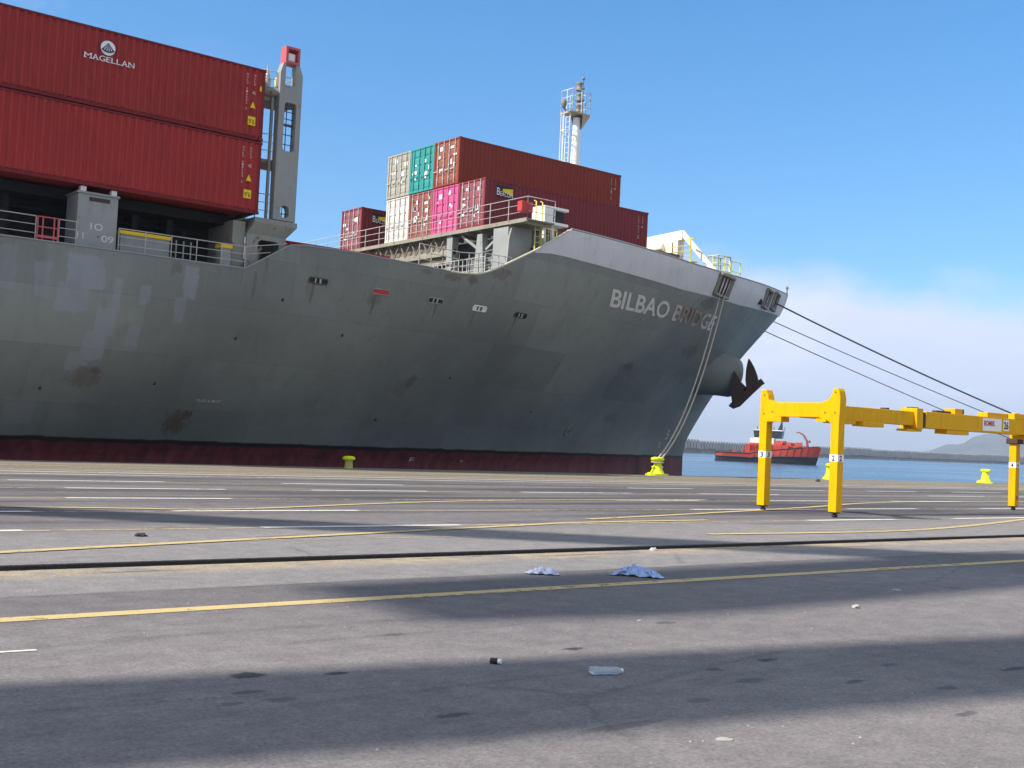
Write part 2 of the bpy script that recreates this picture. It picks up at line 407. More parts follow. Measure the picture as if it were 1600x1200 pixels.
strip(my, smooth_path([(16, 17.4), (20, 18.4), (26.5, 20.2), (34, 22.4), (44, 23)]), .19, .012)
strip(mf, [(5.5, 14.75), (60, 14.2)], .08, .004)
strip(mw, [(1.6, 8.26), (2.52, 8.19)], .05, .004)
struct(mw.build('road_marking', whi_l)); struct(my.build('road_marking', yel_l)); struct(mf.build('road_marking', yel_f))

# ---- water
m, nt, b = new_mat('harbour_water')
p = nt.new('ShaderNodeNewGeometry').outputs['Position']
n1 = nt.noise(nt.scalev(p, (.35, .9, 1)), 1.0, 5, .6); n2 = nt.noise(nt.scalev(p, (.012, .03, 1)), 1.0, 3)
nt.put(b.inputs['Base Color'], nt.mix(n2, (.022, .075, .14), (.04, .12, .19)))
nt.put(b.inputs['Roughness'], nt.m('ADD', .12, nt.m('MULTIPLY', n2, .25))); b.inputs['IOR'].default_value = 1.33
bump(nt, b, n1, .35, .35)
sea = MB(); sea.add([(-2500, QY+.3, WZ), (9000, QY+.3, WZ), (9000, 9000, WZ), (-2500, 9000, WZ)], [(0, 1, 2, 3)])
struct(sea.build('water', m, recalc=False))

# ---- hills far across the bay
m, nt, b = new_mat('far_hill_scrub')
p = nt.new('ShaderNodeNewGeometry').outputs['Position']
nt.put(b.inputs['Base Color'], nt.mix(nt.step(nt.noise(p, .006, 6), .4, .62), (.03, .045, .045), (.07, .075, .07))); b.inputs['Roughness'].default_value = 1
mb = MB(); NX, NY = 120, 14
for j in range(NY+1):
    for i in range(NX+1):
        a = R(57.2)+R(26)*i/NX; dd = 4700+1700*j/NY
        t = (math.degrees(a)-57.2)
        prof = 128*(1-math.exp(-(t/2.5)**1.6))*(1+.12*math.sin(t*1.7+.6)+.06*math.sin(t*4.3))*(.75+.25*math.exp(-((t-4)/4)**2))
        hgt = WZ+prof*math.sin(math.pi*min(1, (j/NY)*1.02))**.8*(1+.10*math.sin(i*1.3+j)*math.sin(j*.9)) if 0 < j < NY else WZ-3
        mb.v.append((dd*math.sin(a), dd*math.cos(a), hgt))
for j in range(NY):
    for i in range(NX):
        k = j*(NX+1)+i; mb.f.append([k, k+1, k+NX+2, k+NX+1]); mb.sm.append(True); mb.mi.append(0)
struct(mb.build('hills', m))

# ---- breakwater
bw_c = paint('breakwater_concrete', (.36, .355, .35), .85, .25, .05, grime=.5)
bw_d = paint('breakwater_blocks', (.05, .052, .058), .9, .3, .25, grime=.3)
A, B = Vector((404, 404, 0)), Vector((1330, 640, 0))
dv = (B-A).normalized(); nv = Vector((dv.y, -dv.x, 0)); L = (B-A).length
bk = thing('breakwater', 'long grey concrete breakwater along the far side of the harbour water', 'breakwater', (A.x, A.y, WZ))
ft = MB()
def bwp(s_, n_, z_): q = A+dv*s_+nv*n_; return (q.x, q.y, z_)
N = int(L/6)
for i in range(N):
    s0, s1 = i*L/N, (i+1)*L/N; jj = random.uniform(-.7, .7); h = WZ+2.2+random.uniform(-.3, .3)
    ft.add([bwp(s0, 7+jj, WZ-1), bwp(s1, 7+jj, WZ-1), bwp(s1, 3.2, h), bwp(s0, 3.2, h), bwp(s1, -2, h), bwp(s0, -2, h)], [(0, 1, 2, 3), (3, 2, 4, 5)])
ft.build('armour_blocks', bw_d, bk)
wl = MB(); ft2 = MB(); s_ = 0
while s_ < L:
    seg = random.choice((14, 22, 34, 48)); e = min(L, s_+seg); k = s_/L
    top = 3.9+2.2*k+random.choice((0, 0, .15, .7))
    for q in np.arange(s_, e-.1, 3.2):
        q1 = min(q+2.1, e)
        wl.add([bwp(q, 2.2, WZ+1.5), bwp(q1, 2.2, WZ+1.5), bwp(q1+.7, .9, top), bwp(q+.7, .9, top), bwp(q, -1.5, WZ+1.5), bwp(q1, -1.5, WZ+1.5), bwp(q1+.7, -1.5, top), bwp(q+.7, -1.5, top)],
               [(0, 1, 2, 3), (3, 2, 6, 7), (0, 3, 7, 4), (1, 5, 6, 2), (4, 7, 6, 5)])
    ft2.add([bwp(s_, .5, WZ+1), bwp(e, .5, WZ+1), bwp(e, .5, top-.3), bwp(s_, .5, top-.3), bwp(s_, -2, top-.3), bwp(e, -2, top-.3)], [(0, 1, 2, 3), (3, 2, 5, 4)])
    s_ = e
wl.build('wall', bw_c, bk); ft2.build('wall_core', bw_d, bk)

# ================================================================== SHIP
SC = 58.5
ship = thing('container_ship', 'huge grey container ship with white bow bulwark moored along the quay', 'ship', (20, SC, WZ))
ST = np.array([(-5, 62.6), (-.6, 62.8), (.92, 62.78), (1.9, 63.08), (2.63, 63.6), (4.24, 64.85), (5.97, 66.35), (8.57, 69.05), (11.92, 72.97), (12.9, 73.65), (13.86, 74.05)])
ZE = np.array([(-72, 7.65), (20.1, 7.69), (22.0, 8.88), (22.7, 8.97), (25.2, 9.02), (31.0, 8.91), (32.2, 9.03), (33.0, 9.32), (33.8, 9.72), (35.7, 10.7), (37.9, 12.02), (43, 12.07), (50, 12.12), (55, 12.3), (61, 12.7), (66, 13.08), (70, 13.42), (72.5, 13.68), (74.05, 13.86)])
ZBD = np.array([(35.4, 10.5), (38.3, 10.66), (44, 10.6), (51, 10.6), (60.5, 10.95), (66, 11.35), (70.2, 11.7), (73.2, 11.98)])
stem = lambda z: float(np.interp(z, ST[:, 0], ST[:, 1]))
ze = lambda x: float(np.interp(x, ZE[:, 0], ZE[:, 1]))
zbd = lambda x: float(np.interp(x, ZBD[:, 0], ZBD[:, 1]))
def hb(x, z):
    zc = min(max(z, 0), 12)/12; X0 = -25+49*(1-(1-zc)**1.8); n = 1.9+.3*zc
    t = min(max((x-X0)/(stem(z)-X0), 0), 1)
    return 16.1*(1-t**n)
def hull_pt(x, z, out=.0): return Vector((x, SC-hb(x, z)-out, z))
XA = -72.0
def loft(xtops, zlo, ztop_f, nrow, out, side):
    """rows of points from zlo(x) to ztop(x); columns shear with the raked stem"""
    g = []
    for xt in xtops:
        zt = ztop_f(xt); u = (xt-XA)/(stem(zt)-XA); col = []
        for r in range(nrow+1):
            v = r/nrow; zb_ = zlo(xt); z = zb_+(zt-zb_)*v; x = XA+(stem(z)-XA)*u
            hh = hb(x, z) if u < .99999 else 0
            col.append((x, SC-side*(hh+out), z))
        g.append(col)
    return g
def grid_add(mb, g, smooth=True, flip=False):
    n = len(g[0]); vs = [p for c in g for p in c]
    mb.add(vs, [(i*n+k, (i+1)*n+k, (i+1)*n+k+1, i*n+k+1) for i in range(len(g)-1) for k in range(n-1)], smooth)
ztop_h = lambda x: min(ze(x), zbd(x)+.22*min(1, (x-35.5)/2)) if x > 35.5 else ze(x)
xh = sorted(set([-72, -40, -15, 0] + list(np.arange(4, 20, 2.0)) + [20.1, 20.6, 21.2, 22.0, 22.7, 24, 25.2] + list(np.arange(26.5, 31, 1.5)) + list(np.arange(31, 38.2, .4)) + [35.5, 37.9] + list(np.arange(39, 70, 1.25)) + [70, 71, 71.8, 72.4, 72.7, 72.9, stem(12.2)]))
xh = [x for x in xh if x <= stem(12.2)+1e-6]
def hull_mat():
    m, nt, b = new_mat('hull_paint')
    p = nt.new('ShaderNodeNewGeometry').outputs['Position']; x, y, z = nt.sep(p)
    big = nt.noise(p, .12, 4); mid = nt.noise(p, .9, 5, .6); str_ = nt.noise(nt.scalev(p, (1.7, 1.7, .12)), 1.2, 5, .6); fine = nt.noise(p, 6, 4)
    c = nt.mix(nt.step(big, .35, .65), HULL_A, HULL_B)
    c = nt.mix(nt.m('MULTIPLY', nt.step(str_, .5, .72), .35), c, tuple(q*.62 for q in HULL_A))
    c = nt.mix(nt.m('MULTIPLY', nt.step(mid, .55, .8), .3), c, tuple(q*1.35 for q in HULL_A))
    # welded plates: faint tone steps and seams
    bk_ = nt.new('ShaderNodeTexBrick'); nt.put(bk_.inputs['Vector'], nt.vec(x, z, 0)); bk_.inputs['Scale'].default_value = 1; bk_.offset = .37
    bk_.inputs['Brick Width'].default_value = 6.2; bk_.inputs['Row Height'].default_value = 2.05; bk_.inputs['Mortar Size'].default_value = .012; bk_.inputs['Mortar Smooth'].default_value = .6
    bk_.inputs['Color1'].default_value = (.88, .88, .88, 1); bk_.inputs['Color2'].default_value = (1.1, 1.1, 1.1, 1); bk_.inputs['Mortar'].default_value = (.78, .77, .75, 1)
    c = nt.mix(1, c, bk_.outputs[0], 'MULTIPLY')
    # touched-up rectangles of fresher blue-grey paint
    e1 = nt.m('MULTIPLY', nt.m('SUBTRACT', nt.noise(p, 2.5, 4), .5), .35); xx = nt.m('ADD', x, e1); zz_ = nt.m('ADD', z, e1); pm = None
    for x0, x1, z0, z1, k in PATCH:
        q = nt.m('MULTIPLY', nt.m('MULTIPLY', nt.step(xx, x0-.04, x0+.04), nt.step(xx, x1+.04, x1-.04)), nt.m('MULTIPLY', nt.step(zz_, z0-.05, z0+.05), nt.step(zz_, z1+.05, z1-.05)))
        q = nt.m('MULTIPLY', q, k); pm = q if pm is None else nt.m('MAXIMUM', pm, q)
    c = nt.mix(nt.m('MULTIPLY', pm, nt.m('ADD', .45, nt.m('MULTIPLY', .4, nt.step(mid, .3, .55)))), c, HULL_P)
    # rust: streaks under the deck edge, and blooms where plates were scraped
    wv = nt.m('MULTIPLY', nt.m('SUBTRACT', nt.noise(nt.scalev(p, (1, 1, .4)), 3.6, 6, .7), .5), 7.0)
    tot = nt.m('MULTIPLY', nt.m('MULTIPLY', nt.step(nt.noise(nt.scalev(p, (3.2, 3.2, .16)), 1.3, 5, .65), .58, .74), nt.step(z, 4.5, 8.5)), .5)
    for sx, sz, rx, rz, k in RUST:
        tot = nt.m('MAXIMUM', tot, nt.m('MULTIPLY', nt.spot(x, z, sx, sz, rx, rz, wv, .8), k))
    c = nt.mix(nt.m('MULTIPLY', tot, .72), c, nt.mix(nt.step(mid, .35, .65), (.085, .042, .02), (.05, .028, .018)))
    # antifouling below the waterline band, with the scruffy dark line above it
    zw = nt.m('ADD', z, nt.m('MULTIPLY', nt.m('SUBTRACT', mid, .5), .16))
    red = nt.mix(nt.step(str_, .35, .65), (.085, .015, .018), (.155, .030, .034))
    red = nt.mix(nt.m('MULTIPLY', nt.step(mid, .5, .7), .6), red, (.03, .012, .014))
    c = nt.mix(nt.step(zw, .80, .74), c, (.014, .013, .016)); c = nt.mix(nt.step(zw, .64, .55), c, red)
    nt.put(b.inputs['Base Color'], c); nt.put(b.inputs['Roughness'], nt.m('ADD', .42, nt.m('MULTIPLY', mid, .25)))
    b.inputs['Specular IOR Level'].default_value = .35
    bump(nt, b, nt.m('ADD', nt.noise(nt.scalev(p, (1, 1, .55)), .85, 3), nt.m('ADD', nt.m('MULTIPLY', fine, .06), nt.m('MULTIPLY', bk_.outputs['Fac'], .10))), .35, .12)
    return m
HULL_A, HULL_B, HULL_P = (.215, .230, .212), (.155, .168, .160), (.272, .285, .335)
PATCH = [(13.25, 14.6, 6.2, 7.4, .8), (12.95, 14.1, 5.35, 6.3, .75), (14.95, 15.3, 5.5, 6.7, .7), (14.45, 15.2, 4.6, 5.6, .8), (14.15, 15.0, 3.7, 4.7, .7), (13.7, 14.5, 3.25, 3.9, .5), (12.15, 12.65, 5.7, 7.0, .5), (16.0, 16.4, 5.9, 6.6, .6), (17.65, 18.2, 6.3, 7.5, .65), (17.4, 17.85, 5.3, 6.3, .45), (15.75, 16.2, 4.3, 5.0, .5), (11.9, 13.0, 1.2, 2.2, .3), (22.5, 24.5, 6.2, 7.0, .12), (8, 11.5, 5.9, 7.4, .3)]
RUST = [(23.3, 7.2, .07, .5, .6), (26.5, 7.1, .1, .45, .7), (30.1, 7.15, .07, .4, .6), (32.6, 7.1, .06, .35, .5), (35.6, 7.0, .07, .5, .6), (33.9, 9.35, .5, .12, .7), (31.9, 8.75, .3, .18, .7), (17.2, 7.3, .12, .3, .6), (9.5, 6.8, .1, .5, .4), (20.6, 7.1, .08, .5, .5), (18.9, 1.5, .55, .4, .85), (19.3, 1.9, .2, .12, .95), (14.5, 3.05, .55, .35, .6), (14.9, 3.3, .2, .15, .8), (20.7, 5.2, .5, .35, .2), (52.5, 9.5, 1.6, .35, .85), (54, 10.4, 1.3, .3, .75), (55.5, 7.6, 1.2, .4, .5), (30.5, 3.95, .28, .3, .6), (30.1, 3.6, .4, .35, .3),
        (48.4, 6.1, .5, .25, .6), (26.5, 7.2, .3, .25, .4), (33.5, 9.2, .5, .2, .5), (30.6, 8.7, .4, .14, .6), (29, 8.75, .3, .12, .5), (17.3, 7.4, .2, .2, .5), (57, 6.2, 1.6, .5, .4), (50, 3.0, .8, .3, .3)]
hm = hull_mat()
hmb = MB()
for sd_ in (1, -1): grid_add(hmb, loft(xh, lambda x: -4.0, ztop_h, 34, 0, sd_))
tr = loft([XA], lambda x: -4.0, ztop_h, 6, 0, 1)[0]; tl = loft([XA], lambda x: -4.0, ztop_h, 6, 0, -1)[0]
hmb.add(tr+tl, [(i, i+1, 7+i+1, 7+i) for i in range(6)])
hull = hmb.build('hull', hm, ship)
# white bulwark plate with thickness
xb = [x for x in list(np.arange(35.6, 38.2, .3))+[37.9]+list(np.arange(39, 72, 1.0))+[72, 72.6, 73.1, 73.5, 73.75, 73.95, 74.05]]; xb = sorted(xb)
bmb = MB()
for sd_ in (1, -1):
    go = loft(xb, lambda x: min(zbd(min(x, 73)), ze(x)), ze, 5, .02, sd_); gi = loft(xb, lambda x: min(zbd(min(x, 73)), ze(x)), ze, 5, -.14, sd_)
    grid_add(bmb, go); grid_add(bmb, gi)
    grid_add(bmb, [[a[-1], c_[-1]] for a, c_ in zip(go, gi)], False); grid_add(bmb, [[a[0], c_[0]] for a, c_ in zip(go, gi)], False)
bmb.build('bulwark', bulwark_white, ship)
# decks
dk = MB(); xs_d = [x for x in xh if x < 36.4]
grid_add(dk, [[(x, SC-hb(x, min(ze(x), 8.9))+.05, min(ze(x), 8.9)-.10), (x, SC+hb(x, min(ze(x), 8.9))-.05, min(ze(x), 8.9)-.10)] for x in xs_d], False)
xs_f = [36.0]+list(np.arange(37, 71, 1.5))+[71.4]
grid_add(dk, [[(x, SC-hb(x, 10.9)+.02, 10.9), (x, SC+hb(x, 10.9)-.02, 10.9)] for x in xs_f], False)
dk.box(35.95, 36.1, SC-13.7, SC+13.7, 9.0, 10.9)
dk.build('deck', deck_grey, ship)
# pale rim along the sweeping edge, bare steel edge along the main deck
rm = MB(); rm.tube([hull_pt(x, ze(x), .01)+Vector((0, 0, .03)) for x in np.arange(30.5, 37.95, .3)], .055, 6)
rm.build('gunwale_rim', paint('rim_paint', (.60, .55, .40), .5, .2, 2, rust=.25), ship)
rm = MB(); rm.tube([hull_pt(x, ze(x), 0)+Vector((0, 0, .02)) for x in list(np.arange(-70, 20, 3))+[20.1, 22, 22.7, 25, 28, 30.4]], .035, 6)
rm.tube([hull_pt(x, ze(x), .0)+Vector((0, 0, .02)) for x in [37.9]+list(np.arange(39, 73, 1.5))+[73, 73.6, 74]], .05, 6)
rm.build('gunwale_edge', ship_grey, ship)

# hull writing
def on_hull(x0, z0, dx, dz, slant_fix=0, out=.035):
    return lambda u, v: hull_pt(x0+u*dx, z0+v+u*dz, out)
tx = MB(); NAME = None
add_text(tx, 'BILBAO BRIDGE', lambda u, v: hull_pt(42.74+u-.35*v, 8.83+v*.93+.015*u, .03), .95, 14.1, bold=.022)
nm_, nt, b = new_mat('ship_name_paint'); p = nt.new('ShaderNodeNewGeometry').outputs['Position']; x, y, z = nt.sep(p)
wv = nt.m('MULTIPLY', nt.m('SUBTRACT', nt.noise(p, 1.7, 5, .7), .5), 4)
k = nt.m('MAXIMUM', nt.spot(x, z, 52.6, 9.45, 2.6, .75, wv, .8), nt.m('MULTIPLY', nt.step(nt.noise(p, 2.2, 5, .65), .55, .7), .5))
nt.put(b.inputs['Base Color'], nt.mix(nt.m('MULTIPLY', k, .8), (.60, .59, .56), (.20, .11, .055))); b.inputs['Roughness'].default_value = .6
tx.build('ship_name', nm_, ship)
tx = MB()
add_text(tx, 'TUG 6 BHT', lambda u, v: hull_pt(19.45+u, 2.40+v, .03), .11, 1.15)
tx.build('hull_lettering', white_marks, ship)
tx = MB()
add_text(tx, '5', lambda u, v: hull_pt(59.2+u, 1.9+v, .03), .7)
add_text(tx, '2', lambda u, v: hull_pt(58.4+u, 1.3+v, .03), .4)
add_text(tx, 'F', lambda u, v: hull_pt(33.1+u, .0+v, .03), .3, .3)
add_text(tx, '24', lambda u, v: hull_pt(37.0+u, .05+v, .03), .16)
tx.build_each('draught_mark', white_marks, ship)
# bow thruster mark: a ring with a cross
tx = MB(); cx_, cz_ = 45.8, 2.13
ring = [hull_pt(cx_+.30*math.cos(a), cz_+.30*math.sin(a), .03) for a in np.linspace(0, 2*math.pi, 25)]
tx.tube(ring, .03, 4); tx.tube([hull_pt(cx_-.2, cz_-.2, .03), hull_pt(cx_+.2, cz_+.2, .03)], .03, 4); tx.tube([hull_pt(cx_-.2, cz_+.2, .03), hull_pt(cx_+.2, cz_-.2, .03)], .03, 4)
tx.build('thruster_mark', paint('mark_olive', (.28, .29, .22), .7, .2, 3), ship)
# slots in the side: roller boxes, their dark recess painted as flat black plates
SLOT = [(23.5, 7.64, 'dark'), (26.75, 7.58, 'red'), (29.95, 7.57, 'grey'), (32.85, 7.55, 'white'), (35.85, 7.56, 'dark')]
for sx, sz, kind in SLOT:
    fr = MB(); n = 8
    pts = [hull_pt(sx+dx, sz+dz, .02) for dx, dz in ((-.42, -.11), (.42, -.11), (.46, 0), (.42, .11), (-.42, .11), (-.46, 0), (-.42, -.11))]
    fr.tube(pts, .03, 6)
    so = fr.build('hull_slot', {'dark': dark_grey, 'red': ship_grey, 'grey': ship_grey, 'white': white_paint}[kind], ship)
    if kind != 'dark': so['label'] = {'red': 'hull slot with a red cover', 'grey': 'grey hull slot', 'white': 'hull slot painted white'}[kind]
    pl = MB(); pl.add([hull_pt(sx+dx, sz+dz, .012) for dx, dz in ((-.40, -.10), (.40, -.10), (.44, 0), (.40, .10), (-.40, .10), (-.44, 0))], [(0, 1, 2, 3, 4, 5)])
    if kind == 'red': pl.prism([(-.42, -.16), (.2, -.06), (.2, .11), (-.42, .11)], hull_pt(sx, sz, .05), (1, -.02, 0), (0, -.3, .95), (0, .03, 0))
    pl.build('opening', red_paint if kind == 'red' else (white_paint if kind == 'white' else ink_black), so)
    if kind in ('dark', 'grey', 'white'):
        MB().bar(hull_pt(sx-.15, sz-.09, .03), hull_pt(sx-.15, sz+.09, .03), .05).bar(hull_pt(sx+.08, sz-.09, .03), hull_pt(sx+.08, sz+.09, .03), .07).build_each('roller', rail_grey if kind != 'white' else dark_grey, so)
# small scuppers
sc = MB()
for sx, sz in ((13.0, 2.55), (17.4, 3.0), (20.3, 5.0), (25.4, 5.6), (33, 4.3), (9, 6.9), (22, 6.7), (41, 3.0), (29.5, 2.1)):
    sc.lathe(hull_pt(sx, sz, -.02), [(.06, -.06), (.06, .06)], 8)
sc.build_each('scupper', ink_black, ship)

# fairleads on the bulwark
def fairlead(px_, z0_, z1_, wd, n):
    r = MB(); x0, x1 = px_-wd/2, px_+wd/2
    def q(x, z, o): return hull_pt(x, z, o)
    for zz_ in (z0_, z1_): r.bar(q(x0-.05, zz_, .12), q(x1+.05, zz_, .12), .34, .16)
    for x in (x0, x1): r.bar(q(x, z0_, .10), q(x, z1_, .10), .18, .30, (1, 0, 0))
    o = r.build('fairlead', weathered_wood, ship, bevel=.02)
    for k in range(n):
        x = x0+(k+1)*wd/(n+1); r2 = MB(); r2.tube([q(x, z0_+.05, .08), q(x, z1_-.05, .08)], .075, 10); r2.build('roller', rusty, o)
    bk_ = MB(); bk_.add([q(x0, z0_, .035), q(x1, z0_, .035), q(x1, z1_, .035), q(x0, z1_, .035)], [(0, 1, 2, 3)]); bk_.build('opening', ink_black, o)
    return o
fairlead(55.1, 10.95, 12.15, 2.2, 3)
fairlead(65.2, 11.6, 12.75, 1.5, 1); fairlead(68.1, 11.85, 12.95, 1.5, 1)
hole = MB(); hole.lathe(hull_pt(63.5, 11.75, 0), [(.01, -.2), (.2, -.18), (.22, 0), (.2, .18), (.01, .2)], 12); hole.build('hawse_hole', ink_black, ship)

# anchor bolster and anchor
def P3(a, b_, t): return Vector(a).lerp(Vector(b_), t)
hp = Vector((60.2, 57.0, 7.3)); tip = Vector((64.05, 54.75, 6.45))
bo = MB(); n = 24; ringsv = [(hp.lerp(tip, t), r_) for t, r_ in ((0, 2.3), (.3, 1.95), (.55, 1.68), (.75, 1.52), (.92, 1.43), (.98, 1.30), (1.0, 1.16), (1.0, .4), (.85, .35), (.85, .01))]
ax = (tip-hp).normalized(); e1 = ax.cross(Vector((0, 0, 1))).normalized(); e2 = e1.cross(ax)
vs = [c_+(e1*math.cos(2*math.pi*k/n)+e2*math.sin(2*math.pi*k/n))*r_ for c_, r_ in ringsv for k in range(n)]
bo.add(vs, [(i*n+k, i*n+(k+1) % n, (i+1)*n+(k+1) % n, (i+1)*n+k) for i in range(len(ringsv)-1) for k in range(n)], True)
bo.build('anchor_bolster', hm, ship)
an = MB()
ao = Vector((64.1, 54.05, 5.95)); vw = (EYE-ao).normalized(); ao = ao+vw*1.0; sdv = (Vector((.65, -.76, 0))*.93+Vector((0, 0, .36))).normalized(); upv = (Vector((0, 0, 1))-Vector((.65, -.76, 0))*.12).normalized(); dpv = vw
an.prism([(-1.28, -1.0), (-.95, -1.32), (-.45, -1.3), (.5, -.75), (1.25, -.35), (1.42, -.32), (1.18, .12), (.85, .05), (.45, -.1), (-.3, -.5), (-.62, -.75), (-1.1, -.85)], ao+dpv*-.35, sdv, upv, dpv*.7)
for s0_, base, hgt in ((-.55, -.85, 2.1), (.55, -.35, 2.1)):          # flukes
    o_ = ao+sdv*s0_+upv*base; vv = []
    for t, w_, th in ((0, .46, .3), (.35, .44, .28), (.65, .31, .2), (.88, .14, .1), (1, .03, .04)):
        c_ = o_+upv*hgt*t+dpv*(.1+.3*t)+sdv*(-.12*t)
        vv += [c_-sdv*w_-dpv*th, c_+sdv*w_-dpv*th, c_+sdv*w_+dpv*th, c_-sdv*w_+dpv*th]
    an.add(vv, [(4*i+k, 4*i+(k+1) % 4, 4*i+4+(k+1) % 4, 4*i+4+k) for i in range(4) for k in range(4)]+[(0, 1, 2, 3), (16, 17, 18, 19)])
an.bar(ao-upv*.4-dpv*.2, tip-ax*.5, .42, .42)
an.build('anchor', rusty, ship, bevel=.05)

# ---- aft cargo bay: coaming, hatch cover, pedestals, rails
co = MB()
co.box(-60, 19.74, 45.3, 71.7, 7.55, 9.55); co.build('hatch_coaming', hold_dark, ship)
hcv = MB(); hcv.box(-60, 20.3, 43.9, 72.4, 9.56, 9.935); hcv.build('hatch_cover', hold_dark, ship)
def pedestal(x0, texts=True):
    pd = MB(); pd.box(x0, x0+1.46, 42.62, 43.88, 7.6, 9.66); pd.box(x0-.05, x0+1.51, 42.58, 43.89, 9.66, 9.74)
    o = pd.build('pedestal', ship_grey, ship, bevel=.015)
    c_ = MB()
    for a in (.08, 1.2): c_.box(x0+a, x0+a+.2, 42.66, 42.9, 9.742, 9.93)
    c_.build_each('container_shoe', white_paint, o)
    MB().box(x0+.4, x0+1.15, 42.60, 42.64, 9.42, 9.56).build('rusty_foundation', rusty, o)
    return o
pd = pedestal(13.54)
t_ = MB()
for s_, ux, uz in (('1O', .50, 8.38), ('11', .03, 8.0), ('09', .92, 7.98)):
    add_text(t_, s_, (lambda ux, uz: lambda u, v: (13.54+ux+u, 42.61, uz+v))(ux, uz), .26, .44 if s_ != '11' else .24)
t_.build('bay_lettering', lettering_white, pd)
pedestal(1.3); pedestal(-11)
dbx = MB(); dbx.box(15.2, 17.1, 42.75, 43.5, 7.6, 8.42); bxo = dbx.build('deck_box', ship_grey, ship, bevel=.02)
MB().box(15.17, 17.13, 42.72, 43.53, 8.42, 8.55).build('lid', sign_yellow, bxo)
dbx = MB(); dbx.box(19.18, 19.62, 42.75, 43.2, 7.6, 8.45); bxo = dbx.build('deck_box', ship_grey, ship, bevel=.02)
MB().box(19.15, 19.65, 42.72, 43.23, 8.45, 8.62).build('lid', sign_yellow, bxo)
rl = MB()
railing(rl, [(-30, 42.5, 7.66), (12.1, 42.5, 7.66)], .9, 3, 1.6, .02); rl.build('railing', rail_grey, ship); rl = MB(); railing(rl, [(12.9, 42.5, 7.66), (13.5, 42.5, 7.66)], .9, 3, .6, .02); rl.build('railing', rail_grey, ship); rl = MB()
railing(rl, [(15.05, 42.5, 7.66), (20.1, 42.5, 7.68)], .9, 3, 1.0, .02)
rl.tube([(20.1, 42.52, 8.58), (21.9, 42.52, 8.95)], .02, 5); rl.tube([(20.1, 42.52, 8.28), (21.2, 42.52, 8.5)], .016, 5)
rl.build('railing', rail_grey, ship); rl = MB()
for x in (17.7, 18.0, 18.3): rl.tube([(x, 43.6, 7.6), (x, 43.6, 8.6)], .03, 5)
rl.build_each('vent_pipe', rail_grey, ship)
gt = MB()
for x in (12.15, 12.33, 12.72, 12.86): gt.tube([(x, 42.47, 7.68), (x, 42.47, 8.56)], .028, 6)
for z in (8.56, 8.2): gt.tube([(12.15, 42.47, z), (12.86, 42.47, z)], .025, 6)
gt.bar((12.1, 42.47, 7.86), (12.9, 42.47, 7.86), .06, .09)
gt.build('red_gate', pink_red, ship)
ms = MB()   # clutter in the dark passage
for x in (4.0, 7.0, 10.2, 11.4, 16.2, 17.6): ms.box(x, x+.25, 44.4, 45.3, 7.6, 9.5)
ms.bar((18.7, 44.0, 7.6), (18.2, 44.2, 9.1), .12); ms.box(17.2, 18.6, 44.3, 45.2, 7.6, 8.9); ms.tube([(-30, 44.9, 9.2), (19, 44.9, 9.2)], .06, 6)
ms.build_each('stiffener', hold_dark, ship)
# lashing bridge tower
lb = MB(); TY = 42.72; TH = .38
def rrect(x0, x1, z0, z1, r, n=4):
    o = []
    for cx_, cz_, a0 in ((x1-r, z0+r, -90), (x1-r, z1-r, 0), (x0+r, z1-r, 90), (x0+r, z0+r, 180)):
        for k in range(n+1): a = R(a0+90*k/n); o.append((cx_+r*math.cos(a), cz_+r*math.sin(a)))
    return o
outer = [(21.30, 9.9), (22.30, 9.9), (22.30, 15.95), (22.13, 16.35), (21.98, 16.35), (21.98, 15.45), (21.52, 15.45), (21.52, 16.35), (21.42, 16.35), (21.30, 15.95)]
lb.plate_holes(outer, [rrect(21.55, 22.08, 12.75, 14.75, .14), rrect(21.62, 22.0, 10.02, 10.52, .17)], (0, TY, 0), (1, 0, 0), (0, 0, 1), (0, TH, 0))
tw = lb.build('lashing_tower', ship_grey, ship)
tb = MB(); tb.box(21.48, 22.12, TY-.02, TY+.45, 16.35, 16.45); tb.box(21.48, 21.58, TY-.02, TY+.45, 16.45, 16.95); tb.box(22.02, 22.12, TY-.02, TY+.45, 16.45, 16.95); tb.box(21.48, 22.12, TY-.02, TY+.45, 16.95, 17.05)
tb.box(21.58, 22.02, TY+.3, TY+.45, 16.45, 16.95)
lh = tb.build('light_box', pink_red, tw); MB().box(21.65, 21.95, TY+.1, TY+.25, 16.5, 16.8).build('lamp', label_white, lh)
MB().lathe((21.72, TY+.9, 15.55), [(.2, 0), (.22, .3), (.16, .42), (.05, .45)], 12).build('work_light', sign_yellow, tw)
ld = MB()
for x in (21.62, 21.98): ld.tube([(x, TY+.9, 9.9), (x, TY+.9, 15.4)], .022, 5)
for z in np.arange(10.1, 15.4, .35): ld.tube([(21.62, TY+.9, z), (21.98, TY+.9, z)], .018, 5)
for z in (13.05, 13.45, 13.85, 14.1, 14.4): ld.tube([(21.55, TY+.19, z), (22.08, TY+.19, z)], .02, 5)
ld.bar((21.55, TY+.19, 13.85), (22.08, TY+.19, 13.85), .06, .1); ld.tube([(21.75, TY+.19, 12.75), (21.75, TY+.19, 14.75)], .02, 5); ld.bar((21.5, TY+.19, 14.6), (22.0, TY+.19, 14.6), .1, .14)
ld.tube([(21.78, TY+.19, 10.0), (21.78, TY+.19, 10.5)], .02, 5); ld.tube([(21.6, TY+.19, 10.2), (22.0, TY+.19, 10.2)], .02, 5)
ld.build('ladder', dark_grey, tw)
br = MB()
for y in (44.6, 47.2, 49.8, 52.4, 55, 57.6, 60.2, 62.8, 65.4, 68, 70.6, 73.6): br.box(20.72, 21.02, y, y+.4, 9.9, 15.2)
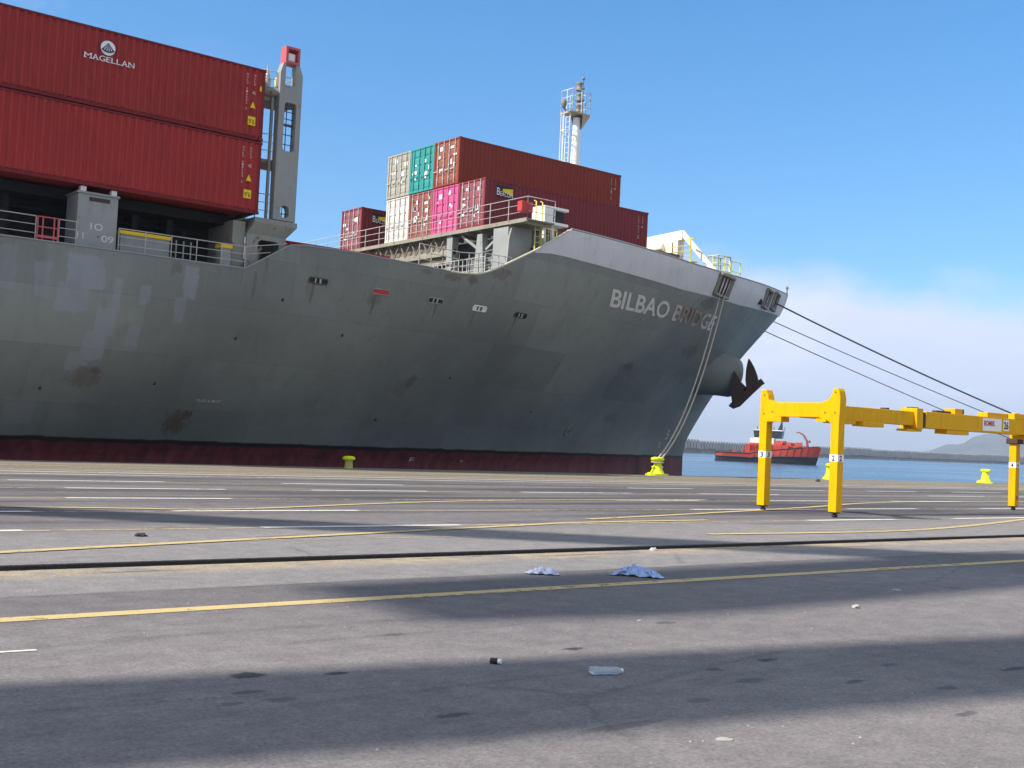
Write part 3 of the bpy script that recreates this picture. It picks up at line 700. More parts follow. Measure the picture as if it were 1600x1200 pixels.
br.box(21.1, 21.2, 43.0, 43.1, 9.9, 15.0)
br.build_each('lashing_post', ship_grey, ship)
pf = MB()
for z in (12.35, 14.95): pf.box(20.68, 21.52, 43.1, 74, z-.1, z)
pf.tube([(20.7, 43.2, 15.1), (21.4, 42.95, 15.1)], .2, 10)
pf.box(20.68, 22.25, 43.1, 44.3, 14.75, 14.85); pf.box(20.68, 22.3, 43.12, 44.4, 12.2, 12.3)
pf.build('lashing_platform', paint('platform_steel', (.22, .20, .17), .65, .25, 1.2, rust=.5), ship)
for z in (9.9, 12.35): rl = MB(); railing(rl, [(20.66, 44.4, z), (20.66, 43.05, z), (21.25, 42.95, z)], 1.0, 3, .7, .02); rl.build('railing', rail_grey, ship)
rl = MB(); railing(rl, [(20.66, 44.4, 14.95), (20.66, 43.05, 14.95), (21.25, 42.95, 14.95)], 1.0, 3, .7, .02)
railing(rl, [(21.5, 43.3, 14.95), (22.2, 43.3, 14.95), (22.2, 46, 14.95)], 1.0, 3, .7, .018)
rl.tube([(20.95, 43.2, 14.95), (20.95, 43.2, 16.2)], .03, 6); rl.lathe((20.95, 43.2, 15.3), [(.14, 0), (.16, .3), (.08, .55), (.02, .8)], 8)
rl.build('railing', rail_grey, ship)
bs = MB()
bs.box(20.5, 22.38, TY-.06, 46.5, 9.66, 9.86)
bs.add([(20.5, TY-.06, 9.66), (22.38, TY-.06, 9.66), (22.0, TY+.12, 9.2), (20.3, TY+.12, 9.2), (20.5, 46, 9.66), (22.38, 46, 9.66), (22.0, 46, 9.2), (20.3, 46, 9.2)], [(0, 1, 2, 3), (1, 5, 6, 2), (0, 3, 7, 4)])
bs.plate_holes([(20.28, 7.55), (22.0, 7.55), (22.0, 9.2), (20.28, 9.2)], [rrect(20.78, 21.72, 7.95, 9.0, .18)], (0, TY+.12, 0), (1, 0, 0), (0, 0, 1), (0, .12, 0))
bs.box(19.75, 20.28, TY+.3, 46, 7.5, 9.66); bs.box(21.9, 22.0, TY+.25, 46, 7.6, 9.2)
bs.build('lashing_base', paint('base_paint', (.25, .25, .22), .6, .25, 1.1, rust=.4), ship)
vp = MB(); vp.tube([(21.0, 43.3, 7.7), (21.0, 43.3, 8.6), (21.15, 43.3, 8.75)], .08, 8); vp.tube([(21.45, 44.0, 7.7), (21.45, 44.0, 8.9)], .06, 8); vp.build_each('vent_pipe', paint('pipe_beige', (.38, .31, .24), .6, .2, 3), ship)

# ---- fore cargo bay: coaming, walkway, posts
co = MB(); co.box(36.9, 49.2, 47.2, 69.8, 10.9, 12.45); co.box(36.5, 49.4, 46.9, 70.1, 12.46, 12.62); co.build('hatch_coaming', dark_grey, ship)
hs = MB(); hs.box(36.12, 36.5, 44.9, 72.1, 8.9, 11.7); hs.box(34.2, 36.1, 51.0, 66, 8.85, 10.35); hs.build('cross_bulkhead', deck_grey, ship)
wk = MB(); WKZ = 12.05
wk.box(34.75, 36.45, 43.0, 74.0, WKZ-.06, WKZ); wk.box(34.66, 34.76, 42.98, 74.0, WKZ-.16, WKZ+.03)
for y in np.arange(43.2, 74, 1.2): wk.box(34.8, 36.4, y, y+.1, WKZ-.22, WKZ-.06)
wk.box(34.9, 35.05, 49.2, 73, 10.9, 11.2); wk.box(34.7, 34.85, 49.0, 73, 10.35, 10.52)
wk.build('walkway', paint('walkway_steel', (.26, .24, .19), .65, .3, 1.2, rust=.45), ship)
tr = MB()
for k, y in enumerate(np.arange(49.4, 73, 1.1)):
    tr.bar((34.9, y, 11.15), (34.9, y+(.55), WKZ-.1), .06); tr.bar((34.9, y+.55, WKZ-.1), (34.9, y+1.1, 11.15), .06)
tr.build('truss', paint('truss_steel', (.20, .18, .14), .65, .3, 1.2, rust=.5), ship)
MB().box(35.1, 35.16, 49.3, 73, 10.5, 11.98).build('walkway_girder', paint('girder_steel', (.17, .145, .11), .7, .35, 1.5, rust=.55), ship)
ps = MB()
ps.prism([(46.35, 8.8), (47.35, 8.8), (47.05, 11.7), (46.65, 11.7)], (34.8, 0, 0), (0, 1, 0), (0, 0, 1), (.35, 0, 0))
ps.box(34.8, 35.2, 49.2, 49.7, 8.8, 11.9)
for y in (53.5, 57, 61, 65): ps.box(34.75, 34.95, y, y+.16, 8.8, 10.4)
ps.bar((35.0, 47.0, 10.9), (35.0, 48.6, WKZ-.25), .12); ps.bar((35.0, 46.5, 10.9), (35.0, 44.9, WKZ-.25), .12)
ps.prism([(34.55, 8.8), (36.1, 8.8), (36.1, WKZ-.24), (34.85, WKZ-.24), (34.7, 11.2)], (0, 44.3, 0), (1, 0, 0), (0, 0, 1), (0, .12, 0))
ps.box(34.72, 34.84, 44.43, 45.6, 8.8, WKZ-.24)
ps.build_each('walkway_post', ship_grey, ship)
rl = MB()
railing(rl, [(34.72, 74, WKZ), (34.72, 43.0, WKZ), (36.4, 42.95, WKZ)], 1.05, 3, 1.5, .022)
rl.build('railing', rail_grey, ship)
rl = MB()
railing(rl, [hull_pt(x, ze(x), -.12) for x in (28.6, 30, 31, 32.2, 33.0)], 1.0, 3, .8, .022)
railing(rl, [(33.0, 43.9, 8.85), (34.6, 43.9, 8.85)], 1.35, 4, .4, .022)
railing(rl, [(33.2, 44.2, 8.9), (33.2, 48.8, 8.9)], 1.2, 4, .35, .022)
rl.build('railing', rail_grey, ship)
yl = MB()
for x in (35.75, 36.15): yl.tube([(x, 43.62, 9.9), (x, 43.62, 13.1), (x+.1, 43.9, 13.2)], .035, 6)
for z in np.arange(9.9, 12.2, .3): yl.tube([(35.75, 43.62, z), (36.15, 43.62, z)], .022, 5)
railing(yl, [(36.15, 43.75, 10.9), (37.3, 43.8, 10.9)], 1.0, 3, .5, .025)
yl.build('ladder', yellow_rail, ship)
rb = MB(); rb.box(34.35, 35.05, 43.0, 43.35, 12.35, 12.85); rbo = rb.build('red_box', red_paint, ship, bevel=.02)
# side light screen: white housing with a dark square opening
sb = MB(); y0, y1 = 44.0, 45.0
sb.box(36.62, 37.20, y0, y1, 12.22, 13.12); sb.box(37.2, 38.2, y0, y1, 12.98, 13.12); sb.box(37.2, 38.2, y0, y1, 12.22, 12.36); sb.box(37.2, 38.1, y1-.12, y1, 12.36, 12.98)
so = sb.build('light_screen', white_paint, ship, bevel=.02)
MB().box(37.2, 38.08, y0+.25, y0+.3, 12.36, 12.98).build('opening', ink_black, so)
lg = MB()
for x in (37.0, 37.55): lg.bar((x, 44.5, 12.22), (x+.1, 44.5, 11.0), .16)
lg.build_each('bracket', white_paint, so)
# ---- foremast
mt = MB(); mx, my_ = 51.1, SC
mt.tube([(mx, my_, 10.9), (mx, my_, 19.5), (mx+.02, my_, 23.2)], [.42, .36, .26], 12); mo = mt.build('foremast', white_paint, ship)
pf = MB(); pf.prism([(-.85, -.6), (.75, -.6), (.85, 0), (.75, .6), (-.85, .6)], (mx-.1, my_, 23.35), (1, 0, 0), (0, 1, 0), (0, 0, .09))
pf.add([(mx+.15, my_-.35, 22.4), (mx+.15, my_+.35, 22.4), (mx+.72, my_+.55, 23.35), (mx+.72, my_-.55, 23.35), (mx, my_-.6, 23.35), (mx, my_+.6, 23.35)], [(0, 1, 2, 3), (0, 3, 4), (1, 5, 2)])
pf.build('mast_platform', paint('platform_paint', (.42, .34, .22), .6, .25, 2, rust=.2), mo)
rl = MB(); railing(rl, [(mx-.92, my_-.58, 23.44), (mx+.64, my_-.58, 23.44), (mx+.74, my_, 23.44), (mx+.64, my_+.58, 23.44), (mx-.92, my_+.58, 23.44), (mx-.92, my_-.58, 23.44)], 1.5, 3, .75, .024)
rl.build('mast_railing', white_paint, mo)
ld = MB()
for y in (my_-.22, my_+.22): ld.tube([(mx-.75, y, 12), (mx-.75, y, 23.4)], .03, 5)
for z in np.arange(12.3, 23.3, .35): ld.tube([(mx-.75, my_-.22, z), (mx-.75, my_+.22, z)], .02, 5)
for z in np.arange(13.5, 23.2, 2.1):
    for sg in (-1, 1): ld.tube([(mx-.2, my_+sg*.2, z), (mx-.75, my_+sg*.25, z)], .03, 5)
    a_ = [(mx-.75-.55*math.sin(t), my_-.36*math.cos(t), z+.2) for t in np.linspace(0, math.pi, 9)]; ld.tube(a_, .035, 5)
for t in np.linspace(.3, math.pi-.3, 4): ld.tube([(mx-.75-.55*math.sin(t), my_-.36*math.cos(t), 13.6), (mx-.75-.55*math.sin(t), my_-.36*math.cos(t), 23.4)], .025, 5)
ld.build('mast_ladder', white_paint, mo)
lm = MB()
for z, rr in ((23.5, .26), (24.25, .24), (25.0, .27)): lm.lathe((mx-.05, my_-.2, z), [(rr*.8, 0), (rr, .08), (rr*.75, .14), (rr*.75, .42), (rr, .5), (rr*.6, .58)], 12)
lm.tube([(mx+.45, my_, 23.4), (mx+.45, my_, 26.1)], .05, 6)
for z in (24.4, 25.2, 25.9): lm.lathe((mx+.45, my_, z), [(.05, 0), (.11, .05), (.11, .16), (.05, .22)], 8)
lm.lathe((mx-1.45, my_-.3, 23.6), [(.12, 0), (.2, .15), (.2, .4), (.1, .5)], 8); lm.bar((mx-1.2, my_-.3, 23.4), (mx-1.5, my_-.3, 23.6), .08)
lm.build_each('navigation_light', weathered_wood, mo)
# white windlass gantry and small yellow stand on the forecastle
gy = MB()
gy.bar((54.3, 54.9, 14.75), (54.0, 50.9, 14.85), .5, .62); gy.bar((54.0, 51.1, 15.05), (55.1, 49.2, 12.5), .5, .36); gy.bar((54.05, 51.5, 14.7), (54.05, 51.5, 11), .5, .6)
gy.bar((54.3, 54.6, 14.6), (54.3, 55.2, 11), .5, .6); gy.box(53.75, 54.4, 51.6, 52.6, 13.2, 14.5); gy.tube([(53.7, 54.6, 14.1), (53.7, 52.4, 14.2)], .24, 12); gy.bar((53.9, 52.6, 14.4), (53.9, 54.3, 13.0), .2, .25)
go = gy.build('windlass_gantry', paint('cream_paint', (.84, .78, .66), .5, .12, 1.2, rust=.12, rustcol=(.4, .25, .12)), ship, bevel=.03)
rl = MB(); rl.box(53.4, 54.0, 49.7, 52.0, 13.0, 13.06); railing(rl, [(53.45, 52.0, 13.06), (53.45, 49.8, 13.06)], 1.0, 3, .8, .025); rl.tube([(53.6, 50.0, 13.0), (53.6, 50.0, 14.5)], .04, 6); rl.bar((53.6, 50.3, 14.5), (53.6, 49.7, 14.5), .08, .06)
rl.build('gantry_railing', yellow_rail, go)
ys_ = MB(); railing(ys_, [(59.6, 53, 13.0), (60.85, 53, 13.0), (60.85, 53.9, 13.0), (59.6, 53.9, 13.0), (59.6, 53, 13.0)], 1.55, 3, .6, .04)
railing(ys_, [(60.9, 53, 12.9), (61.9, 53, 12.9)], 1.4, 2, .9, .045); ys_.tube([(60.85, 53, 11.0), (60.85, 53, 14.3)], .1, 8); ys_.box(59.5, 61.0, 52.9, 54, 12.9, 12.98)
for x in (59.7, 61.8): ys_.tube([(x, 53.2, 10.9), (x, 53.2, 12.95)], .06, 6)
ys_.tube([(61.2, 53, 12.9), (62.3, 53, 12.6)], .06, 6)
ys_.build('lookout_stand', paint('pale_yellow_paint', (.66, .62, .22), .5, .12, 2), ship)
# bow top rail stub
MB().tube([(73.0, SC-.8, 13.75), (73.0, SC-.8, 14.15)], .06, 6).lathe((73.0, SC-.8, 14.1), [(.1, 0), (.14, .1), (.06, .22)], 8).build('bow_light', weathered_wood, ship)

# ================================================================== CONTAINERS
def corrugated(mb, x0, x1, y, yin, z0, z1, sgn, pitch=.278):
    """side wall along x with trapezoid corrugation; outer face at y, inner at yin"""
    n = max(1, round((x1-x0)/pitch)); p_ = (x1-x0)/n; pr = []
    for i in range(n):
        a = x0+i*p_
        pr += [(a, y), (a+p_*.26, y), (a+p_*.5, yin), (a+p_*.76, yin)]
    pr.append((x1, y))
    vs = [(a, b_, z) for a, b_ in pr for z in (z0, z1)]
    mb.add(vs, [(2*i, 2*i+2, 2*i+3, 2*i+1) for i in range(len(pr)-1)])
def corr_end(mb, x, xin, y0, y1, z0, z1, pitch=.25):
    n = max(1, round((y1-y0)/pitch)); p_ = (y1-y0)/n; pr = []
    for i in range(n):
        a = y0+i*p_; pr += [(x, a), (x, a+p_*.26), (xin, a+p_*.5), (xin, a+p_*.76)]
    pr.append((x, y1))
    mb.add([(a, b_, z) for a, b_ in pr for z in (z0, z1)], [(2*i, 2*i+2, 2*i+3, 2*i+1) for i in range(len(pr)-1)])
def container(label, loc, mat, fmat=None, L=12.19, H=2.591, doors=True, door_mat=None, group=None, stickers=0, marks=None, rod=None):
    X, Y, Z = loc; W = 2.42
    t = thing('shipping_container', label, 'container', (X, Y, Z), group)
    fmat = fmat or mat; door_mat = door_mat or mat
    sh = MB(); zi, zt = Z+.16, Z+H-.09
    corrugated(sh, X+.15, X+L-.15, Y+.012, Y+.068, zi, zt, -1); corrugated(sh, X+.15, X+L-.15, Y+W-.012, Y+W-.05, zi, zt, 1)
    corr_end(sh, X+L-.03, X+L-.075, Y+.13, Y+W-.13, zi, zt)
    if not doors: corr_end(sh, X+.03, X+.075, Y+.13, Y+W-.13, zi, zt)
    sh.box(X+.1, X+L-.1, Y+.06, Y+W-.06, Z+H-.09, Z+H-.02); sh.box(X+.1, X+L-.1, Y+.06, Y+W-.06, Z+.10, Z+.15)
    sh.build('shell', mat, t, recalc=False)
    fr = MB(); c = .155
    for xx in (X, X+L-c):
        for yy in (Y, Y+W-c):
            fr.box(xx+.01, xx+c-.01, yy+.01, yy+c-.01, Z+.118, Z+H-.118)
            for z0_, z1_ in ((Z, Z+.118), (Z+H-.118, Z+H)): fr.box(xx-.003, xx+c+.02, yy-.003, yy+c+.003, z0_, z1_)
    for yy in (Y+.004, Y+W-.074):
        fr.box(X+c+.021, X+L-c-.021, yy+(.05 if yy < Y+1 else -.03), yy+(.1 if yy < Y+1 else .04), Z+.012, Z+.155); fr.box(X+c+.021, X+L-c-.021, yy, yy+.07, Z+H-.085, Z+H-.012)
    for xx in (X+.004, X+L-.074):
        fr.box(xx, xx+.07, Y+c+.004, Y+W-c-.004, Z+.012, Z+.155); fr.box(xx, xx+.07, Y+c+.004, Y+W-c-.004, Z+H-.1, Z+H-.012)
    fr.build('frame', fmat, t)
    if doors:
        mid = Y+W/2; z0_, z1_ = Z+.16, Z+H-.105
        for k, (a, b_) in enumerate(((Y+.16, mid-.008), (mid+.008, Y+W-.16))):
            d_ = MB(); nb = 5; hh = (z1_-z0_)/nb
            d_.box(X+.045, X+.075, a, b_, z0_, z1_)
            for q in range(nb):
                zc = z0_+q*hh
                d_.add([(X+.045, a+.06, zc+.03), (X+.045, b_-.06, zc+.03), (X+.045, b_-.06, zc+hh-.03), (X+.045, a+.06, zc+hh-.03),
                        (X+.018, a+.1, zc+.09), (X+.018, b_-.1, zc+.09), (X+.018, b_-.1, zc+hh-.09), (X+.018, a+.1, zc+hh-.09)],
                       [(0, 1, 5, 4), (1, 2, 6, 5), (2, 3, 7, 6), (3, 0, 4, 7), (4, 5, 6, 7)])
            do = d_.build('door', door_mat, t)
            for q in (.22, .74):
                yy = a+(b_-a)*q; r_ = MB(); r_.tube([(X-.022, yy, z0_-.08), (X-.022, yy, z1_+.05)], .026, 6)
                for zz_ in (z0_+.25, z0_+.95, z1_-.9, z1_-.25): r_.box(X-.035, X+.045, yy-.05, yy+.05, zz_, zz_+.07)
                r_.bar((X-.045, yy, z0_+.75), (X-.045, yy+.36, z0_+.72), .03, .05)
                r_.build('lock_rod', rod or rail_grey, do)
            rr = random.Random(hash((label, k)) % 1000 if False else len(label)*7+k*13)
            if stickers:
                s_ = MB()
                for q in range(stickers):
                    yy = rr.uniform(a+.1, b_-.35); zz_ = rr.uniform(z0_+.3, z1_-.4); s_.box(X+.008, X+.013, yy, yy+rr.uniform(.12, .34), zz_, zz_+rr.uniform(.08, .3))
                s_.build('sticker', label_white, do)
    return t
def side_marks(t, X, Y, Z, L, H, code, plate=True):
    """number columns, warning triangle and yellow plate near the right end of the side facing the quay"""
    y = Y-.012; mk = MB(); zt = Z+H-.3
    for ci, (s_, ux, hh) in enumerate(((code, -.82, .085), (code[:4], -.5, .085))):
        z = zt
        for ch in s_:
            if ch != ' ': add_text(mk, ch, (lambda xx, zz_: lambda u, v: (xx+u, y, zz_+v))(X+L+ux, z-hh), hh, .065)
            z -= .115
    add_text(mk, '45', lambda u, v: (X+L-.56+u, y, Z+H*.62+v), .13, .14)
    mk.build('number_code', white_marks, t)
    if plate:
        tri = MB(); tri.prism([(0, 0), (.24, 0), (.12, .26)], (X+L-.62, y, Z+H*.43), (1, 0, 0), (0, 0, 1), (0, .006, 0)); tri.build('warning_triangle', sign_yellow, t)
        p_ = MB(); p_.box(X+L-.68, X+L-.36, y, y+.006, Z+H*.19, Z+H*.31); po = p_.build('height_plate', sign_yellow, t)
        q_ = MB(); add_text(q_, "9'6", lambda u, v: (X+L-.65+u, y-.004, Z+H*.21+v), .2, .26); q_.build('writing', ink_black, po)

cred = paint('container_red', (.32, .036, .034), .5, .18, .7, rust=.14, grime=.45, spec=.12)
cred_f = paint('container_red_frame', (.19, .022, .026), .6, .2, .7, rust=.2, grime=.5, spec=.12)  # darkened red: seam shade between containers painted in, plus dark roof edge
cred2 = paint('container_red_lower', (.35, .037, .035), .5, .18, .7, rust=.14, grime=.45, spec=.12)
LH = 2.896
LX, LY = 8.36, 42.5
tA = container('topmost big red container over the midship deck, with white disc emblem', (LX, LY, 12.875), cred, fmat=cred_f, L=12.19, H=LH, doors=False)
tB = container('big red container directly under the one with the white disc emblem', (LX, LY, 9.945), cred2, fmat=cred_f, L=12.19, H=LH, doors=False)
side_marks(tA, LX, LY, 12.87, 12.19, LH, 'MGLU 415502 3'); side_marks(tB, LX, LY, 9.945, 12.19, LH, 'MGLU 618224 0')
MB().box(LX+11.95, LX+12.03, LY-.013, LY-.005, 14.85, 15.05).build('yellow_tag', sign_yellow, tA)
# emblem and name
ex, ez = 14.22, 15.08; yy = LY-.02
em = MB(); em.prism([(.27*math.cos(a), .27*math.sin(a)) for a in np.linspace(0, 2*math.pi, 32, endpoint=False)], (ex, yy, ez), (1, 0, 0), (0, 0, 1), (0, .008, 0))
emo = em.build('emblem', label_white, tA)
fan = MB()
for k in range(5):
    a0 = R(-90-36+18*k-4.6); a1 = R(-90-36+18*k+4.6)
    fan.prism([(0, .19), (.34*math.cos(a0), .19+.34*math.sin(a0)), (.34*math.cos(a1), .19+.34*math.sin(a1))], (ex, yy-.012, ez), (1, 0, 0), (0, 0, 1), (0, .006, 0))
arc = [(.36*math.cos(R(a)), .19+.36*math.sin(R(a))) for a in range(-132, -47, 6)]+[(.31*math.cos(R(a)), .19+.31*math.sin(R(a))) for a in range(-48, -133, -6)]
fan.prism(arc, (ex, yy-.020, ez), (1, 0, 0), (0, 0, 1), (0, .006, 0))
fan.build('fan_mark', ink_blue, emo)
nm = MB(); xx = 13.38
for ch, wd, hh in (('M', .27, .21), ('A', .22, .21), ('G', .22, .21), ('E', .16, .21), ('L', .16, .21), ('L', .16, .21), ('A', .22, .21), ('N', .23, .21)):
    add_text(nm, ch, (lambda x0: lambda u, v: (x0+u, yy+.004, 14.56+v))(xx), hh, wd)
    for q in {'M': (.03, .22), 'A': (.02, .19), 'L': (.03,), 'N': (.03,), 'E': (.03,)}.get(ch, ()): nm.box(xx+q-.04, xx+q+.06, yy+.003, yy+.006, 14.56, 14.58)
    xx += wd+.03
nm.build('name', label_white, tA)

BX, BZ = 36.6, 12.66
cm = paint('container_maroon', (.205, .034, .042), .55, .1, .5, rust=.06, spec=.12); cbr = paint('container_brown_red', (.225, .044, .028), .55, .1, .5, rust=.08, spec=.12)
cpk = paint('container_pink', (.50, .085, .22), .5, .15, .8, rust=.06); cwh = paint('container_white', (.62, .57, .52), .55, .2, .8, rust=.2)
crd = paint('container_rusty_red', (.26, .075, .06), .6, .2, .8, rust=.25); cgr = paint('container_grey_beige', (.34, .32, .26), .6, .2, .8, rust=.15)
cte = paint('container_teal', (.03, .27, .25), .5, .15, .8, rust=.06); cbd = paint('container_brown_door', (.26, .075, .045), .6, .15, .8, rust=.2)
cmd = paint('container_maroon_door', (.24, .07, .085), .6, .15, .8, rust=.15); cdr = paint('container_deck_red', (.36, .02, .03), .5, .15, .8, spec=.12)
rows_y = [49.0, 51.43, 53.86, 56.29]
g_ = 'containers stacked behind the bow walkway'
t1 = container('maroon container with yellow and black sign, nearest in the bottom tier on the foredeck', (BX, rows_y[0], BZ), cm, door_mat=cmd, stickers=5, group=g_)
container('bright pink container in the bottom tier between maroon and rusty red doors', (BX, rows_y[1], BZ), cpk, stickers=3, group=g_, rod=cpk)
container('rusty red container in the bottom tier between pink and white doors', (BX, rows_y[2], BZ), crd, stickers=6, group=g_)
container('white container with black scribbles, bottom tier under the grey beige one', (BX, rows_y[3], BZ), cwh, stickers=2, group=g_)
t2 = container('brown red container on the top tier above the pink one', (BX-.05, rows_y[1], BZ+2.6), cbr, door_mat=cbd, stickers=4, group=g_)
container('teal container on the top tier between brown and grey beige doors', (BX-.05, rows_y[2], BZ+2.6), cte, stickers=4, group=g_, rod=cte)
container('grey beige container on the top tier above the white one', (BX-.05, rows_y[3], BZ+2.6), cgr, stickers=3, group=g_)
t3 = container('lone maroon container with yellow sign standing apart beyond the white one', (BX-.2, 61.15, BZ-.1), cm, door_mat=cmd, stickers=4, group=g_)
for t, xq, yq, zq, code in ((t1, BX, rows_y[0], BZ, 'TGHU 9425 01'), (t2, BX-.05, rows_y[1], BZ+2.6, 'CAXU 7310 62')):
    side_marks(t, xq, yq, zq, 12.19, 2.591, code, plate=False)
MB().box(BX+11.6, BX+11.9, rows_y[0]-.012, rows_y[0]-.004, BZ+.25, BZ+.45).build('height_plate', sign_yellow, t1)
for t, xq, yq, zq in ((t1, BX+.75, rows_y[0], BZ+1.72), (t3, BX+.55, 61.15, BZ+1.62)):
    yy = yq-.015; sg_ = MB(); sg_.box(xq, xq+1.15, yy, yy+.01, zq, zq+.6); so = sg_.build('sign', ink_black, t)
    MB().prism([(.42, .28), (1.12, .12), (1.12, .5), (.42, .42)], (xq, yy-.006, zq), (1, 0, 0), (0, 0, 1), (0, .004, 0)).build('sign_flash', sign_yellow, so)
    s_ = MB(); add_text(s_, 'B', lambda u, v: (xq+.03+u, yy-.012, zq+.05+v), .42, .2); add_text(s_, 'EACON', lambda u, v: (xq+.26+u, yy-.012, zq+.03-u*.02+v), .26, .86); s_.build('sign_writing', label_white, so)
container('red deck container low behind the ship side, its top just above the hull edge', (22.45, 45.2, 6.98), cdr, L=6.06, H=2.591, doors=False)

# ================================================================== SPREADER FRAME
L3 = Vector((24.07, 19.54, 0)); lx = Vector((11.99, -.36, 0)).normalized(); ly = Vector((-lx.y, lx.x, 0))*-1   # ly points to the camera side
fr_t = thing('lifting_frame', 'yellow steel lifting frame standing on four numbered legs on the quay', 'lifting frame', L3)
def FP(a, b_, z): return L3+lx*a+ly*b_+Vector((0, 0, z))
LL, WW = 11.99, 2.26
def obox(mb, a0, a1, b0, b1, z0, z1):
    v = [FP(a, b_, z) for a in (a0, a1) for b_ in (b0, b1) for z in (z0, z1)]
    return mb.add(v, [(0, 1, 3, 2), (4, 6, 7, 5), (0, 4, 5, 1), (2, 3, 7, 6), (0, 2, 6, 4), (1, 5, 7, 3)])
hw = .118
for num, a, b_ in (('3', 0, 0), ('2', 0, WW), ('4', LL, 0), ('1', LL, WW)):
    lg = MB(); obox(lg, a-hw, a+hw, b_-hw, b_+hw, .13, 2.30)
    lo = lg.build('leg', yellow_frame, fr_t, bevel=.012)
    ftm = MB(); c_ = FP(a, b_, 0); ftm.lathe(c_, [(.045, 0), (.075, .03), (.075, .06), (.05, .075), (.05, .105), (.12, .105), (.12, .129)], 14); ftm.build('twistlock', black, lo)
    lbl = MB(); ww = .118
    for z0_, z1_ in ((1.36, 1.53),):
        obox(lbl, a-hw-.004, a-hw-.001, b_-ww, b_+ww, z0_, z1_); obox(lbl, a-ww, a+ww, b_+hw+.001, b_+hw+.004, z0_, z1_)
    lp = lbl.build('number_plate', label_white, lo)
    tn = MB(); add_text(tn, num, lambda u, v: FP(a-hw-.006, b_-.05+u, 1.38+v), .13, .095, bold=.035); add_text(tn, num, lambda u, v: FP(a-.05+u, b_+hw+.006, 1.38+v), .13, .095, bold=.035)
    tn.build('number', ink_black, lp)
MB_ = MB()
add_r = MB(); a, b_ = LL, 0
obox(add_r, a-.06, a+.06, b_+hw+.001, b_+hw+.005, .34, .46); add_r.build('red_stamp', pink_red, fr_t)
# end beams with gusset heads
for a in (0, LL):
    eb = MB(); th = .24
    prof = [(-hw, 2.28), (-hw, 2.95), (-.08, 3.12), (.07, 3.12), (.13, 2.98), (.16, 2.86), (.3, 2.80), (WW-.42, 2.80), (WW-.2, 2.88), (WW-.13, 2.98), (WW-.06, 3.15), (WW+.06, 3.15), (WW+.1, 3.08), (WW+.14, 2.9), (WW+.125, 2.28),
            (WW-.12, 2.28), (WW-.2, 2.34), (WW-.5, 2.43), (.5, 2.43), (.32, 2.40), (.13, 2.28)]
    eb.prism(prof, FP(a-th/2, 0, 0), ly, (0, 0, 1), lx*th)
    ebo = eb.build('end_beam', yellow_frame, fr_t, bevel=.012)
    bl = MB()
    for bb, zz_ in ((.02, 2.98), (WW, 3.05), (.02, 2.5), (WW, 2.55), (.3, 2.55), (WW-.3, 2.55)):
        bl.lathe((0, 0, 0), [(0.001, 0)], 3) if False else obox(bl, a-th/2-.012, a-th/2-.002, bb-.018, bb+.018, zz_-.018, zz_+.018)
    bl.build_each('bolt', dark_grey, ebo)
    bh = MB(); obox(bh, a-.05, a+.05, .14, .34, 2.74, 2.80) if False else None
    un = MB(); obox(un, a-.16, a+.16, .2, .62, 2.30, 2.426); obox(un, a-.14, a+.14, WW-.55, WW-.25, 2.32, 2.40); un.build_each('bracket', yellow_frame, ebo)
bc = WW/2
be = MB(); obox(be, .121, 4.9, bc-.17, bc+.17, 2.42, 2.80); obox(be, 7.0, LL-.121, bc-.17, bc+.17, 2.44, 2.78)
be.build_each('telescopic_arm', yellow_frame, fr_t, bevel=.012)
bd = MB(); obox(bd, 5.05, 10.6, bc-.22, bc+.22, 2.37, 2.83); bdo = bd.build('main_beam', yellow_frame, fr_t, bevel=.012)
cl = MB(); obox(cl, 4.55, 4.85, bc-.26, bc+.26, 2.32, 2.90); obox(cl, 10.65, 10.9, bc-.26, bc+.26, 2.32, 2.9); cl.build_each('collar', yellow_frame, fr_t, bevel=.012)
gp = MB(); obox(gp, 4.86, 5.045, bc-.2, bc+.2, 2.40, 2.80); gp.build('shadow_gap_plate', rusty, fr_t)
dt = MB()
obox(dt, 6.55, 6.95, bc-.2, bc+.15, 2.83, 2.99); obox(dt, 8.2, 9.3, bc-.16, bc+.16, 2.832, 2.97); obox(dt, 9.6, 10.4, bc-.2, bc+.2, 2.832, 3.0)
obox(dt, 2.2, 3.1, bc-.10, bc+.25, 2.30, 2.42); obox(dt, 1.0, 1.9, bc-.12, bc+.24, 2.33, 2.418); obox(dt, 4.2, 4.9, bc-.14, bc+.2, 2.26, 2.318); obox(dt, 6.1, 7.2, bc-.2, bc+.2, 2.25, 2.368); obox(dt, 10.2, 11.4, bc-.25, bc+.25, 2.25, 2.36)
dt.build_each('lug', yellow_frame, fr_t, bevel=.01)
dd_ = MB(); obox(dd_, 6.93, 6.965, bc-.19, bc+.17, 2.84, 2.98); obox(dd_, 9.29, 9.315, bc-.15, bc+.165, 2.84, 2.96); obox(dd_, 5.8, 6.5, bc-.1, bc+.05, 2.832, 2.9)
for q in (3.4, 4.6, 4.75): obox(dd_, q, q+.12, bc-.1, bc+.1, 2.80 if q < 4 else 2.90, 2.85 if q < 4 else 2.93)
dd_.build_each('dark_fitting', rusty, fr_t)
for a in (LL,):
    hh_ = MB(); obox(hh_, a-.2, a+.2, -.2, .2, 2.12, 2.3); hh_.build('hinge', rusty, fr_t, bevel=.03)
sp = MB(); ys0 = bc+.224
obox(sp, 7.85, 8.85, ys0, ys0+.006, 2.42, 2.79); spo = sp.build('maker_plate', label_white, bdo)
tt = MB(); add_text(tt, 'BOMEK', lambda u, v: FP(7.92+u, ys0+.010, 2.57+v), .15, .58, bold=.03); tt.build('maker_name', ink_red, spo)
